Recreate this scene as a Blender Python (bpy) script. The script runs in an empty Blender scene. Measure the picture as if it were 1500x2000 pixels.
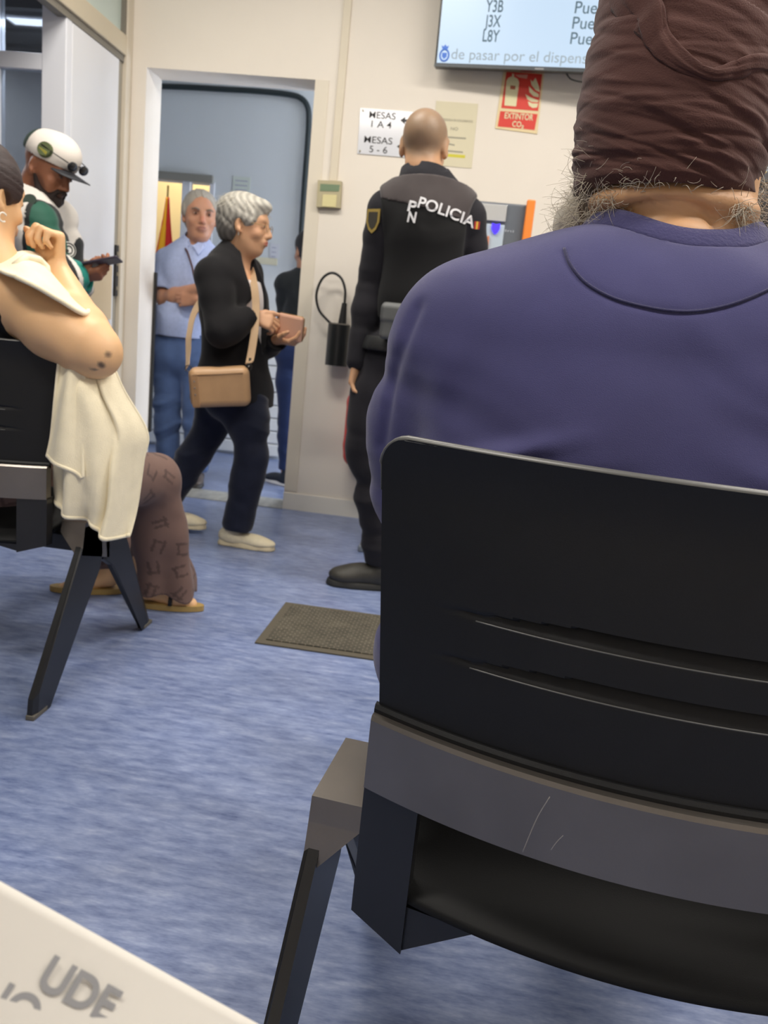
import bpy, bmesh, math, random
import numpy as np
from mathutils import Vector, Matrix, Euler
from mathutils.bvhtree import BVHTree

S = bpy.context.scene
COL = S.collection
R = math.radians

# ------------------------------------------------------------------ camera
CAM_POS = np.array([0, 0, .95])
def _basis(yaw, pitch, roll):
    y, p, r = map(R, (yaw, pitch, roll))
    f = np.array([-math.sin(y), math.cos(y), 0]); rt = np.array([math.cos(y), math.sin(y), 0]); up = np.array([0, 0, 1.])
    f2 = math.cos(p)*f - math.sin(p)*up; u2 = math.sin(p)*f + math.cos(p)*up
    return math.cos(r)*rt + math.sin(r)*u2, -math.sin(r)*rt + math.cos(r)*u2, f2
CR, CU, CF = _basis(5.64, 12.3, 5.95)
FPX = 1550.
cd = bpy.data.cameras.new('camera'); cam = bpy.data.objects.new('camera', cd); COL.objects.link(cam)
cam.matrix_world = Matrix(((CR[0], CU[0], -CF[0], CAM_POS[0]), (CR[1], CU[1], -CF[1], CAM_POS[1]), (CR[2], CU[2], -CF[2], CAM_POS[2]), (0, 0, 0, 1)))
cd.sensor_fit = 'VERTICAL'; cd.sensor_height = 36; cd.sensor_width = 27; cd.lens = FPX*36/2000
cd.clip_start = .02
cd.dof.use_dof = True; cd.dof.focus_distance = .85; cd.dof.aperture_fstop = 10
S.camera = cam
def ray(x, y): return CF + CR*(x-750)/FPX - CU*(y-1000)/FPX
def on(x, y, ax, v):
    d = ray(x, y); t = (v-CAM_POS[ax])/d[ax]; return CAM_POS + t*d
def at(x, y, Y): return on(x, y, 1, Y)

# ------------------------------------------------------------------ world, exposure
W = bpy.data.worlds.new('world'); S.world = W; W.use_nodes = True
W.node_tree.nodes['Background'].inputs[0].default_value = (.80, .86, 1, 1)
W.node_tree.nodes['Background'].inputs[1].default_value = .35
S.view_settings.view_transform = 'Standard'; S.view_settings.look = 'None'
S.view_settings.exposure = 0.0; S.view_settings.gamma = 1
S.view_settings.use_curve_mapping = False
try:
    S.cycles.use_denoising = True
    S.cycles.max_bounces = 8; S.cycles.diffuse_bounces = 4
    S.cycles.sample_clamp_indirect = 5
except Exception: pass
LAMP_POWER = 34.

# ------------------------------------------------------------------ materials
def lin(c):
    return tuple(((v/255)/12.92 if v/255 <= .04045 else ((v/255+.055)/1.055)**2.4) for v in c)
MATS = {}
def mat(name, col, rough=.6, metal=0, spec=.5, bump=0, bscale=200, var=0, vscale=5, sheen=0, sss=0, emit=0, attr=False, stretch=(1, 1, 1), coat=0):
    if name in MATS: return MATS[name]
    m = bpy.data.materials.new(name); m.use_nodes = True; MATS[name] = m
    nt = m.node_tree; b = nt.nodes['Principled BSDF']
    c = lin(col)+(1,)
    b.inputs['Base Color'].default_value = c
    b.inputs['Roughness'].default_value = rough; b.inputs['Metallic'].default_value = metal
    b.inputs['Specular IOR Level'].default_value = spec
    if coat: b.inputs['Coat Weight'].default_value = coat
    if sheen: b.inputs['Sheen Weight'].default_value = sheen; b.inputs['Sheen Roughness'].default_value = .4
    if sss:
        b.inputs['Subsurface Weight'].default_value = sss; b.inputs['Subsurface Radius'].default_value = (.012, .005, .003)
        b.inputs['Subsurface Scale'].default_value = 1
    if emit:
        b.inputs['Emission Color'].default_value = c; b.inputs['Emission Strength'].default_value = emit
    tc = nt.nodes.new('ShaderNodeTexCoord'); mp = nt.nodes.new('ShaderNodeMapping'); mp.inputs['Scale'].default_value = stretch
    nt.links.new(tc.outputs['Object'], mp.inputs[0])
    src = None
    if attr:
        a = nt.nodes.new('ShaderNodeAttribute'); a.attribute_name = 'Col'; src = a.outputs['Color']
    if var:
        n = nt.nodes.new('ShaderNodeTexNoise'); n.inputs['Scale'].default_value = vscale; n.inputs['Detail'].default_value = 5
        nt.links.new(mp.outputs[0], n.inputs['Vector'])
        mr = nt.nodes.new('ShaderNodeMapRange'); mr.inputs[1].default_value = .3; mr.inputs[2].default_value = .7
        mr.inputs[3].default_value = 1-var; mr.inputs[4].default_value = 1+var
        nt.links.new(n.outputs[0], mr.inputs[0])
        mx = nt.nodes.new('ShaderNodeVectorMath'); mx.operation = 'SCALE'
        if src: nt.links.new(src, mx.inputs[0])
        else: mx.inputs[0].default_value = c[:3]
        nt.links.new(mr.outputs[0], mx.inputs['Scale']); src = mx.outputs[0]
    if src: nt.links.new(src, b.inputs['Base Color'])
    if bump:
        n = nt.nodes.new('ShaderNodeTexNoise'); n.inputs['Scale'].default_value = bscale; n.inputs['Detail'].default_value = 3
        nt.links.new(mp.outputs[0], n.inputs['Vector'])
        bp = nt.nodes.new('ShaderNodeBump'); bp.inputs['Strength'].default_value = bump; bp.inputs['Distance'].default_value = .002
        nt.links.new(n.outputs[0], bp.inputs['Height']); nt.links.new(bp.outputs[0], b.inputs['Normal'])
    return m

# ------------------------------------------------------------------ object helpers
def tag(o, label=None, cat=None, group=None, kind=None):
    if label: o['label'] = label
    if cat: o['category'] = cat
    if group: o['group'] = group
    if kind: o['kind'] = kind
    return o
def empty(name, loc, label=None, cat=None, group=None):
    o = bpy.data.objects.new(name, None); COL.objects.link(o); o.location = Vector(loc); o.empty_display_size = .05
    return tag(o, label, cat, group)
def root_of(o):
    while o.parent: o = o.parent
    return o
def mesh_obj(name, verts, faces, m=None, parent=None, smooth=True, col=None):
    """vertices in world space; kept in world place under the parent"""
    me = bpy.data.meshes.new(name)
    v = np.asarray(verts, np.float32)
    off = np.zeros(3, np.float32)
    if parent is None: off = np.array([(v[:, 0].min()+v[:, 0].max())/2, (v[:, 1].min()+v[:, 1].max())/2, v[:, 2].min()], np.float32)
    else:
        off = np.array(world_loc(parent), np.float32)
    v = v-off
    if isinstance(faces, np.ndarray):
        n, k = faces.shape
        me.vertices.add(len(v)); me.vertices.foreach_set('co', v.ravel())
        me.loops.add(n*k); me.loops.foreach_set('vertex_index', faces.astype(np.int32).ravel())
        me.polygons.add(n); me.polygons.foreach_set('loop_start', np.arange(0, n*k, k, dtype=np.int32))
        me.update(calc_edges=True); me.validate()
    else:
        me.from_pydata([tuple(map(float, p)) for p in v], [], faces)
    if smooth: me.polygons.foreach_set('use_smooth', [True]*len(me.polygons))
    if col is not None:
        a = me.color_attributes.new('Col', 'FLOAT_COLOR', 'POINT')
        c4 = np.ones((len(v), 4), np.float32); c4[:, :3] = col
        a.data.foreach_set('color', c4.ravel())
    me.update()
    o = bpy.data.objects.new(name, me); COL.objects.link(o)
    if parent is None: o.location = off.tolist()
    else: o.parent = parent
    if m: me.materials.append(m)
    return o
def world_loc(o):
    p = Vector((0, 0, 0))
    while o: p = p+o.location; o = o.parent
    return p

class MB:
    """collects solid shapes (world coordinates) for one mesh"""
    def __init__(s): s.v = []; s.f = []; s.sm = []
    def add(s, v, f, smooth=False):
        n = len(s.v); s.v += [tuple(map(float, p)) for p in v]; s.f += [tuple(i+n for i in q) for q in f]; s.sm += [smooth]*len(f); return s
    def box(s, lo, hi, M=None, bev=0):
        lo = Vector(lo); hi = Vector(hi); c = (lo+hi)/2; h = (hi-lo)/2
        h = Vector([abs(a) for a in h])
        bm = bmesh.new(); bmesh.ops.create_cube(bm, size=2)
        for v in bm.verts: v.co = Vector((v.co.x*h.x, v.co.y*h.y, v.co.z*h.z))
        if bev:
            bmesh.ops.bevel(bm, geom=bm.edges[:], offset=min(bev, min(h)*.95), segments=2, affect='EDGES', profile=.5)
        for v in bm.verts:
            v.co = v.co+c
            if M: v.co = M @ v.co
        bm.verts.index_update()
        s.add([v.co for v in bm.verts], [[v.index for v in f.verts] for f in bm.faces]); bm.free(); return s
    def cyl(s, a, b, ra, rb=None, n=20, cap=True):
        rb = ra if rb is None else rb
        a = Vector(a); b = Vector(b); d = (b-a).normalized(); t = d.orthogonal().normalized(); u = d.cross(t)
        v = []
        for P, r in ((a, ra), (b, rb)):
            for i in range(n):
                w = 2*math.pi*i/n; v.append(P+(t*math.cos(w)+u*math.sin(w))*r)
        f = [(i, (i+1) % n, n+(i+1) % n, n+i) for i in range(n)]
        s.add(v, f, True)
        if cap: s.add(v, [tuple(range(n))[::-1], tuple(range(n, 2*n))])
        return s
    def tube(s, pts, r, n=8, closed=False):
        P = [Vector(p) for p in pts]; m = len(P); rr = r if hasattr(r, '__len__') else [r]*m
        t0 = None; v = []
        for i, p in enumerate(P):
            d = (P[(i+1) % m if closed else min(i+1, m-1)]-P[(i-1) % m if closed else max(i-1, 0)])
            d = d.normalized() if d.length > 1e-9 else Vector((0, 0, 1))
            t = (t0-d*t0.dot(d)) if t0 is not None else d.orthogonal()
            if t.length < 1e-6: t = d.orthogonal()
            t.normalize(); t0 = t; u = d.cross(t)
            for k in range(n):
                w = 2*math.pi*k/n; v.append(p+(t*math.cos(w)+u*math.sin(w))*rr[i])
        f = []
        for i in range(m if closed else m-1):
            j = (i+1) % m
            for k in range(n): f.append((i*n+k, i*n+(k+1) % n, j*n+(k+1) % n, j*n+k))
        if not closed: f += [tuple(range(n))[::-1], tuple(range((m-1)*n, m*n))]
        s.add(v, f, True); return s
    def prism(s, poly, d):
        """polygon (3D points) pushed along d"""
        n = len(poly); P = [Vector(p) for p in poly]; d = Vector(d)
        s.add(P+[p+d for p in P], [tuple(range(n))[::-1], tuple(range(n, 2*n))]+[(i, (i+1) % n, n+(i+1) % n, n+i) for i in range(n)]); return s
    def build(s, name, m=None, parent=None):
        o = mesh_obj(name, s.v, s.f, m, parent, smooth=False)
        for p, b in zip(o.data.polygons, s.sm): p.use_smooth = b
        bm = bmesh.new(); bm.from_mesh(o.data); bmesh.ops.recalc_face_normals(bm, faces=bm.faces[:]); bm.to_mesh(o.data); bm.free()
        return o
def spline(pts, n=8, closed=False):
    P = [np.array(p, float) for p in pts]; m = len(P); out = []
    rng = range(m) if closed else range(m-1)
    for i in rng:
        p0 = P[(i-1) % m] if closed or i > 0 else 2*P[0]-P[1]
        p1 = P[i]; p2 = P[(i+1) % m]
        p3 = P[(i+2) % m] if closed or i+2 < m else 2*P[-1]-P[-2]
        for k in range(n):
            t = k/n
            out.append(.5*((2*p1)+(-p0+p2)*t+(2*p0-5*p1+4*p2-p3)*t*t+(-p0+3*p1-3*p2+p3)*t**3))
    if not closed: out.append(P[-1])
    return out
def struct(o): o['kind'] = 'structure'; return o
def text(name, s, height, origin, right, up, m, parent=None, width=None, bold=0, extrude=.0006, shear=0, align='LEFT'):
    """flat lettering: cap height in metres, origin at the lower left corner"""
    c = bpy.data.curves.new(name, 'FONT'); c.body = s; c.size = 1; c.offset = bold; c.shear = shear; c.extrude = 0
    t = bpy.data.objects.new(name, c); COL.objects.link(t)
    dg = bpy.context.evaluated_depsgraph_get(); me = bpy.data.meshes.new_from_object(t.evaluated_get(dg))
    bpy.data.objects.remove(t); bpy.data.curves.remove(c)
    v = np.array([q.co[:] for q in me.vertices]); f = [tuple(p.vertices) for p in me.polygons]; bpy.data.meshes.remove(me)
    x0, x1 = v[:, 0].min(), v[:, 0].max(); cap = .70
    sc = height/cap; sx = sc if width is None else width/(x1-x0)
    a = {'LEFT': x0, 'CENTER': (x0+x1)/2}[align]
    right = np.array(right, float); up = np.array(up, float); nrm = np.cross(right, up)
    P = np.array(origin)+np.outer((v[:, 0]-a)*sx, right)+np.outer(v[:, 1]*sc, up)
    n = len(P)
    return mesh_obj(name, P+nrm*extrude, f, m, parent, smooth=False)

# ------------------------------------------------------------------ room materials
M_wall = mat('wall_cream', (228, 220, 208), .75, var=.035, vscale=1.6, bump=.15, bscale=60)
M_side = mat('side_cream', (206, 196, 178), .6, var=.03, vscale=2)
M_corr = mat('corridor_paint', (212, 217, 220), .7, var=.03, vscale=1.3)
M_white = mat('white_panel', (222, 223, 226), .35, var=.02, vscale=3)
M_alu = mat('white_frame', (224, 226, 232), .3)
M_ceil = mat('ceiling_white', (232, 230, 224), .9)
M_dark = mat('dark_rubber', (34, 33, 31), .6)
M_grey = mat('grey_frame', (120, 115, 105), .5)
M_black = mat('black_plastic', (17, 18, 20), .5, spec=.35, var=.1, vscale=30, bump=.12, bscale=900)
M_blackm = mat('black_metal', (24, 24, 25), .36, metal=0, var=.12, vscale=14)
M_barm = mat('bar_metal', (124, 118, 112), .30, metal=.8, var=.10, vscale=9, bump=.04, bscale=500)

def floor_mat():
    m = bpy.data.materials.new('blue_linoleum'); m.use_nodes = True; nt = m.node_tree; b = nt.nodes['Principled BSDF']
    tc = nt.nodes.new('ShaderNodeTexCoord')
    def noise(scale, stretch, detail, rot=0):
        mp = nt.nodes.new('ShaderNodeMapping'); mp.inputs['Scale'].default_value = stretch; mp.inputs['Rotation'].default_value = (0, 0, rot)
        nt.links.new(tc.outputs['Object'], mp.inputs[0])
        n = nt.nodes.new('ShaderNodeTexNoise'); n.inputs['Scale'].default_value = scale; n.inputs['Detail'].default_value = detail; n.inputs['Roughness'].default_value = .6
        nt.links.new(mp.outputs[0], n.inputs['Vector']); return n.outputs[0]
    a = noise(16, (1, 3.6, 1), 7, .12); c = noise(3.2, (1, 1.8, 1), 4); e = noise(70, (1, 4.5, 1), 3, .12)
    r1 = nt.nodes.new('ShaderNodeValToRGB'); cr = r1.color_ramp
    cr.elements[0].position = .30; cr.elements[0].color = lin((82, 96, 136))+(1,)
    cr.elements[1].position = .70; cr.elements[1].color = lin((152, 162, 190))+(1,)
    el = cr.elements.new(.46); el.color = lin((112, 126, 163))+(1,)
    el = cr.elements.new(.58); el.color = lin((130, 143, 177))+(1,)
    mx0 = nt.nodes.new('ShaderNodeMix'); mx0.data_type = 'FLOAT'; mx0.inputs[0].default_value = .26
    nt.links.new(a, mx0.inputs[2]); nt.links.new(e, mx0.inputs[3]); nt.links.new(mx0.outputs[0], r1.inputs[0])
    r2 = nt.nodes.new('ShaderNodeMapRange'); r2.inputs[1].default_value = .3; r2.inputs[2].default_value = .7; r2.inputs[3].default_value = .86; r2.inputs[4].default_value = 1.14
    nt.links.new(c, r2.inputs[0])
    s = nt.nodes.new('ShaderNodeVectorMath'); s.operation = 'SCALE'; nt.links.new(r1.outputs[0], s.inputs[0]); nt.links.new(r2.outputs[0], s.inputs['Scale'])
    nt.links.new(s.outputs[0], b.inputs['Base Color'])
    r3 = nt.nodes.new('ShaderNodeMapRange'); r3.inputs[3].default_value = .22; r3.inputs[4].default_value = .42; nt.links.new(a, r3.inputs[0]); nt.links.new(r3.outputs[0], b.inputs['Roughness'])
    b.inputs['Specular IOR Level'].default_value = .5
    return m

YW = 4.11; YB = 4.30; ZL = 2.13; XL = -1.89; JL = -1.805; JR = -.955; HC = 2.95; YF = 5.69
# floor of the waiting room and the corridor behind
struct(MB().box((-4.6, -1.6, -.08), (3.2, 6.2, 0)).build('floor', floor_mat()))
struct(MB().box((-4.6, -1.6, HC), (3.2, YB, HC+.1)).build('ceiling', M_ceil))
w = MB(); w.box((XL-.02, YW, ZL), (3.2, YB, HC)); w.box((XL-.02, YW, 0), (JL, YB, ZL)); w.box((JR, YW, 0), (3.2, YB, ZL))
struct(w.build('wall_front', M_wall))
struct(MB().box((3.1, -1.6, 0), (3.2, YW, HC)).build('wall_right', M_wall))
struct(MB().box((JR, YW-.008, 0), (3.1, YW, .09)).build('baseboard_front', mat('baseboard', (228, 224, 214), .5)))
# left partition: beam, frosted transom, white panel, glazed screen
M_beam = mat('beam_cream', (196, 184, 160), .45)
b = MB(); b.box((XL-.05, .2, 2.155), (XL+.01, YW, 2.245), bev=.006)
struct(b.build('trim_1', M_beam))
b = MB(); b.box((XL-.045, .2, 2.125), (XL-.002, YW, 2.155)); b.box((XL-.03, 4.025, 2.245), (XL+.004, 4.045, HC))
struct(b.build('trim_2', M_grey))
struct(MB().box((XL-.05, 4.045, 0), (XL+.012, YW, HC), bev=.004).build('trim_3', M_side))
def glass(name, col, rough, mixf):
    m = bpy.data.materials.new(name); m.use_nodes = True; nt = m.node_tree
    nt.nodes.remove(nt.nodes['Principled BSDF']); out = nt.nodes['Material Output']
    tr = nt.nodes.new('ShaderNodeBsdfTransparent'); tr.inputs[0].default_value = lin(col)+(1,)
    gl = nt.nodes.new('ShaderNodeBsdfGlossy'); gl.inputs['Roughness'].default_value = rough
    mx = nt.nodes.new('ShaderNodeMixShader'); mx.inputs[0].default_value = mixf
    nt.links.new(tr.outputs[0], mx.inputs[1]); nt.links.new(gl.outputs[0], mx.inputs[2]); nt.links.new(mx.outputs[0], out.inputs[0]); return m
M_frost = mat('frosted_glass', (186, 198, 190), .4, spec=.6, var=.03, vscale=2)
w1 = MB().box((XL-.03, .2, 2.245), (XL-.015, 4.025, HC)).build('window_1', M_frost); struct(w1)
# white door leaf of the partition
d1 = MB().box((XL-.045, 3.553, .01), (XL-.005, 4.0, 2.125), bev=.003).build('door_1', M_white); struct(d1)
MB().box((XL-.006, 3.66, .9), (XL+.002, 3.97, 1.165)).build('cover_plate', mat('beige_plate', (206, 186, 152), .5), d1)['label'] = 'beige lower cover panel'
k = MB(); k.box((XL-.006, 4.003, 1.02), (XL+.006, 4.03, 1.27)); 
lk = k.build('lock', M_dark, d1)
k = MB()
for z in (1.05, 1.12, 1.17, 1.22): k.box((XL+.006, 4.008, z), (XL+.009, 4.025, z+.018))
k.build('lock_bolt', mat('steel', (150, 145, 130), .3, metal=1), lk)
struct(MB().box((XL-.04, 4.0, 0), (XL-.01, 4.045, 2.125)).build('trim_4', mat('door_gap', (150, 143, 128), .6)))
# glazed screen seen square on, left of the door leaf
YG = 3.50
w2 = empty('window_2', (-2.6, YG, 0)); w2['kind'] = 'structure'
f = MB(); f.box((-2.005, YG, 0), (XL-.005, YG+.05, 2.6), bev=.004); f.box((-3.4, YG, 0), (-2.36, YG+.05, .1))
zt = at(50, 101, YG)[2]; zb = at(50, 134, YG)[2]
f.box((-3.4, YG+.002, zb), (-2.0, YG+.048, zt), bev=.004); f.box((-3.4, YG, 0), (-2.0, YG+.05, .12)); f.box((-3.4, YG, 2.5), (-2.0, YG+.05, 2.6))
xl = at(-3, 200, YG)[0]; f.box((xl-.08, YG, 0), (xl, YG+.05, 2.6))
f.build('window_frame', M_alu, w2)
G1 = glass('dim_glass', (200, 205, 210), .05, .10)
MB().box((xl, YG+.02, zt), (-2.0, YG+.026, 2.5)).build('pane', G1, w2)
MB().box((xl, YG+.02, .12), (-2.0, YG+.026, zb)).build('pane', G1, w2)
# room behind the screen
M_roomg = mat('side_room_grey', (172, 172, 172), .7)
struct(MB().box((-4.6, 4.22, 0), (XL-.05, YB, 2.95)).build('wall_side_room', M_roomg))
struct(MB().box((-4.6, -1.7, 0), (3.2, -1.6, HC)).build('wall_rear', M_wall))
struct(MB().box((-4.7, -1.6, 0), (-4.6, 6.2, 3.4)).build('wall_left', M_roomg))
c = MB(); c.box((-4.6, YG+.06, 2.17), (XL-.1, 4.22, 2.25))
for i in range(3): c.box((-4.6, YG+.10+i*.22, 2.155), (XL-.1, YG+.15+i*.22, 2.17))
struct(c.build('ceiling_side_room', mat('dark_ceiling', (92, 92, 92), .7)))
# corridor
wf = MB(); XO0 = at(296, 400, YF)[0]; XO1 = at(412, 400, YF)[0]; ZO1 = at(350, 352, YF)[2]; ZO0 = 1.06
wf.box((-3.2, YF, 0), (XO0-.25, YF+.12, 2.75)); wf.box((XO1, YF, 0), (1.6, YF+.12, 2.75)); wf.box((XO0-.25, YF, ZO1), (XO1, YF+.12, 2.75)); wf.box((XO0-.25, YF, 0), (XO1, YF+.12, ZO0))
struct(wf.build('wall_far', M_corr))
struct(MB().box((-3.3, YB, 2.75), (1.6, YF+.12, 2.85)).build('ceiling_corridor', M_ceil))
struct(MB().box((-3.3, YB, 0), (-3.2, YF+.12, 2.75)).build('wall_far_left', M_corr))
struct(MB().box((1.5, YB, 0), (1.6, YF, 2.75)).build('wall_far_right', M_corr))
# opening into the lit office, its frame and head
o = MB(); xm0 = at(355, 400, YF)[0]; xm1 = at(370, 400, YF)[0]
o.box((xm0, YF-.01, ZO0), (xm1, YF+.05, ZO1)); o.box((XO0-.25, YF-.02, ZO0-.03), (XO1+.02, YF+.05, ZO0)); o.box((XO1-.012, YF-.01, ZO0), (XO1+.02, YF+.05, ZO1))
struct(o.build('window_3', M_alu))
struct(MB().box((XO0-.1, YF-.03, ZO1-.005), (XO1+.01, YF, ZO1+.045)).build('trim_5', mat('shutter_head', (140, 138, 130), .5)))
struct(MB().box((XO0-1, YF+1.3, 0), (XO1+.9, YF+1.35, 2.75)).build('wall_office', mat('office_cream', (245, 226, 178), .7)))
# slatted lower cladding of the far wall
sl = MB(); zs = 0.02
while zs < 1.03:
    sl.box((-2.9, YF-.035, zs), (-1.36, YF, zs+.088), bev=.008); zs += .094
struct(sl.build('trim_6', mat('slat_white', (228, 229, 228), .4)))
struct(MB().box((JL, YW-.02, 0), (JR, YB+.02, .004)).build('trim_7', mat('threshold_strip', (166, 166, 160), .35, metal=.3, var=.22, vscale=26, stretch=(1, .4, 1))))
struct(MB().box((JL+.004, YB-.012, .30), (JL+.014, YB+.01, 1.17)).build('trim_8', M_dark))

# ceiling lamps (waiting room, corridor, office, side room)
def lamp(x, y, z, sx, sy, power, col, label):
    t = empty('ceiling_lamp', (x, y, z), label, 'ceiling lamp', 'ceiling light panels')
    MB().box((x-sx/2-.02, y-sy/2-.02, z-.015), (x+sx/2+.02, y+sy/2+.02, z)).build('lamp_frame', M_alu, t)
    e = mat('lamp_glow_%d_%d' % (int(col[2]), int(power*10)), col, .5, emit=3)
    MB().box((x-sx/2, y-sy/2, z-.018), (x+sx/2, y+sy/2, z-.015)).build('diffuser', e, t)
    L = bpy.data.lights.new('lamp_light', 'AREA'); L.shape = 'RECTANGLE'; L.size = sx; L.size_y = sy; L.energy = power; L.color = lin(col)
    lo = bpy.data.objects.new('lamp_light', L); COL.objects.link(lo); lo.parent = t; lo.location = (0, 0, -.025)
    return t
for x, y in ((-1.0, 2.6), (.9, 2.5), (-1.0, .4), (1.2, .6), (2.4, 2.0)):
    lamp(x, y, HC, 1.1, .3, LAMP_POWER, (255, 248, 238), 'long white ceiling light panel over the waiting room')
lamp(-.3, 5.0, 2.75, 1.0, .3, 6, (232, 242, 255), 'cool white ceiling light panel in the corridor')
lamp(-2.6, 6.5, 2.75, .6, .6, 16, (255, 238, 205), 'warm ceiling light panel in the office behind')
lamp(-3.2, 3.9, 2.165, .8, .2, 14, (246, 246, 250), 'added unseen fill light panel deeper in the room behind the glass')  # out-of-view lamp added to lift the wall behind the glass
lamp(-2.13, 3.66, 2.165, .22, .07, 4, (240, 245, 255), 'ceiling light strip in the room behind the glass')

# unseen glowing panel and area light, added to brighten the lower corridor
w4 = MB().box((1.48, 4.5, .25), (1.5, 5.5, 1.5)).build('fill_panel', mat('corridor_fill', (226, 238, 255), .5, emit=2)); struct(w4)
L = bpy.data.lights.new('corridor_fill', 'AREA'); L.shape = 'RECTANGLE'; L.size = 1.2; L.size_y = 1.0; L.energy = 58; L.color = lin((236, 243, 255))
lo = bpy.data.objects.new('corridor_fill', L); COL.objects.link(lo); lo.location = (1.46, 5.0, .88); lo.rotation_euler = (0, R(90), 0)

# ------------------------------------------------------------------ benches
def bench(O, phi, sgn, seats, label, plate_z=.335):
    t = empty('bench_seat', (O[0], O[1], 0), label, 'bench')
    cx, sx = math.cos(phi), math.sin(phi)
    def T(x, y, z):
        x *= sgn; return (O[0]+cx*x+sx*y, O[1]-sx*x+cx*y, z)
    def TB(mb, lo, hi, bev=0):
        M = Matrix(((cx*sgn, sx, 0, O[0]), (-sx*sgn, cx, 0, O[1]), (0, 0, 1, 0), (0, 0, 0, 1))); return mb.box(lo, hi, M, bev)
    arc = lambda x, c: -.062*(1-((x-c)/.285)**2)
    for i in range(seats):
        c = .285+i*.63
        # backrest shell
        nu, nv = 90, 130; th = .011
        us = np.linspace(-1, 1, nu); vs = np.linspace(0, 1, nv); zb0, zt0 = .545, .857
        V = []
        for side in (0, 1):
            for v in vs:
                for u in us:
                    z = zb0+(zt0-zb0)*v; hw = .278+.032*v
                    # rounded upper corners
                    r = .032; dz = zt0-z
                    if dz < r: hw -= r-math.sqrt(max(r*r-(r-dz)**2, 0))
                    x = c+u*hw; y = arc(x, c)+.012-.008*(max(0, v-.8)/.2)**2
                    g = 0
                    # two long pointed creases
                    for zc, dr in ((.712, 1), (.664, 1)):
                        tt = min(1, max(0, (.235-abs(x-c))/.14)); w = .004+.012*tt
                        zz = z-(zc-.012*(1-tt))
                        if -w < zz <= .0: g += .010*tt*(1+zz/w)
                    y += g
                    if side == 0: V.append(T(x, y, z))
                    else: V.append(T(x, y+th, z))
        F = []; n = nu*nv
        for a in range(nv-1):
            for b_ in range(nu-1):
                q = a*nu+b_; F.append((q, q+1, q+nu+1, q+nu)); F.append((n+q+nu, n+q+nu+1, n+q+1, n+q))
        for a in range(nv-1):
            F.append((a*nu, (a+1)*nu, n+(a+1)*nu, n+a*nu)); F.append((a*nu+nu-1, n+a*nu+nu-1, n+(a+1)*nu+nu-1, (a+1)*nu+nu-1))
        for b_ in range(nu-1):
            q = (nv-1)*nu+b_; F.append((q, q+1, n+q+1, n+q)); F.append((b_, n+b_, n+b_+1, b_+1))
        o = mesh_obj('backrest', V, F, M_black, t)
        bm = bmesh.new(); bm.from_mesh(o.data); bmesh.ops.recalc_face_normals(bm, faces=bm.faces[:]); bm.to_mesh(o.data); bm.free()
        o.data.set_sharp_from_angle(angle=R(50))
        # rolled rim along the top edge, its highlight painted in as paler grey
        rp = [(-.3065, .80), (-.3085, .825)]+[(-.278-.032*math.cos(q), .8245+.031*math.sin(q)) for q in np.linspace(.15, 1.5, 7)]
        rp = rp+[(x_, .8555) for x_ in np.linspace(-.265, .265, 34)]+[(-a_, b_) for a_, b_ in rp[::-1]]
        pts = [T(c+x_, arc(c+x_, c)+.012-.008*min(1, max(0, (z_-.795)/.062))**2+.0055, z_) for x_, z_ in rp]; rr_ = [.0008, .0012, .0016, .002, .0026, .0032, .004, .0046]+[.0052]*(len(pts)-16)+[.0046, .004, .0032, .0026, .002, .0016, .0012, .0008]
        MB().tube(pts, rr_, 8).build('rim', mat('highlight_grey', (92, 92, 90), .35, spec=.6), t)
        for zc in (.712, .664):  # thin grey tubes paint a highlight along the lower side of each crease
            cr = []
            for x in np.linspace(-.19, .19, 50):
                tt = min(1, (.235-abs(x))/.14); w = .004+.012*tt; cr.append(T(c+x, arc(c+x, c)+.012+.0005, zc-.012*(1-tt)-w))
            MB().tube(cr, .0009, 5).build('crease_edge', mat('highlight_grey', (92, 92, 90), .35, spec=.6), t)
        # broad metal bar round the back, flush with the hanging plates
        def band(name, z0, z1, y0, th, m, x0=-.285, x1=.285, lean=0):
            nu = 60; V = []
            prof = [(0, z0), (0, z1-.004), (.003, z1), (th, z1), (th, z0)]
            for u in np.linspace(x0, x1, nu):
                for (py, pz) in prof:
                    y = arc(c+u, c)+y0+py+lean*(pz-z0)
                    V.append(T(c+u, y, pz))
            k = len(prof); F = [(a*k+j, a*k+(j+1) % k, (a+1)*k+(j+1) % k, (a+1)*k+j) for a in range(nu-1) for j in range(k)]
            F += [tuple(range(k)), tuple(range((nu-1)*k, nu*k))[::-1]]
            mb = MB().add(V, F); return mb.build(name, m, t)
        bb = band('back_bar', .487, .568, -.006, .022, M_barm); bb['label'] = 'dark metal bar behind the seat'
        band('bar_channel', .562, .576, .006, .01, M_black)
        for s2 in (-1, 1):
            p = MB(); x0 = c+s2*.285; x1 = c+s2*.222; lo, hi = min(x0, x1), max(x0, x1)
            y0 = arc(x0, c)-.004
            # hanging plate with a slanted lower end
            q0 = arc(x0, c)-.003; q1 = arc(x1, c)-.003
            za, zb_ = plate_z+.0, plate_z-.018
            def quad(yo): return [T(x0, q0+yo, .49), T(x1, q1+yo, .49), T(x1, q1+yo, zb_), T(x0, q0+yo, za)]
            A = quad(0); B = quad(.028); p.add(A+B, [(0, 1, 2, 3), (7, 6, 5, 4), (0, 4, 5, 1), (1, 5, 6, 2), (2, 6, 7, 3), (3, 7, 4, 0)])
            # gusset under the seat lip
            xi = x1-s2*.075
            p.prism([T(x1, q1+.004, zb_+.002), T(xi, arc(xi, c)+.01, .372), T(x1, q1+.004, .372)], Vector(T(0, .02, 0))-Vector(T(0, 0, 0)))
            p.build('side_plate', M_blackm, t)
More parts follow.
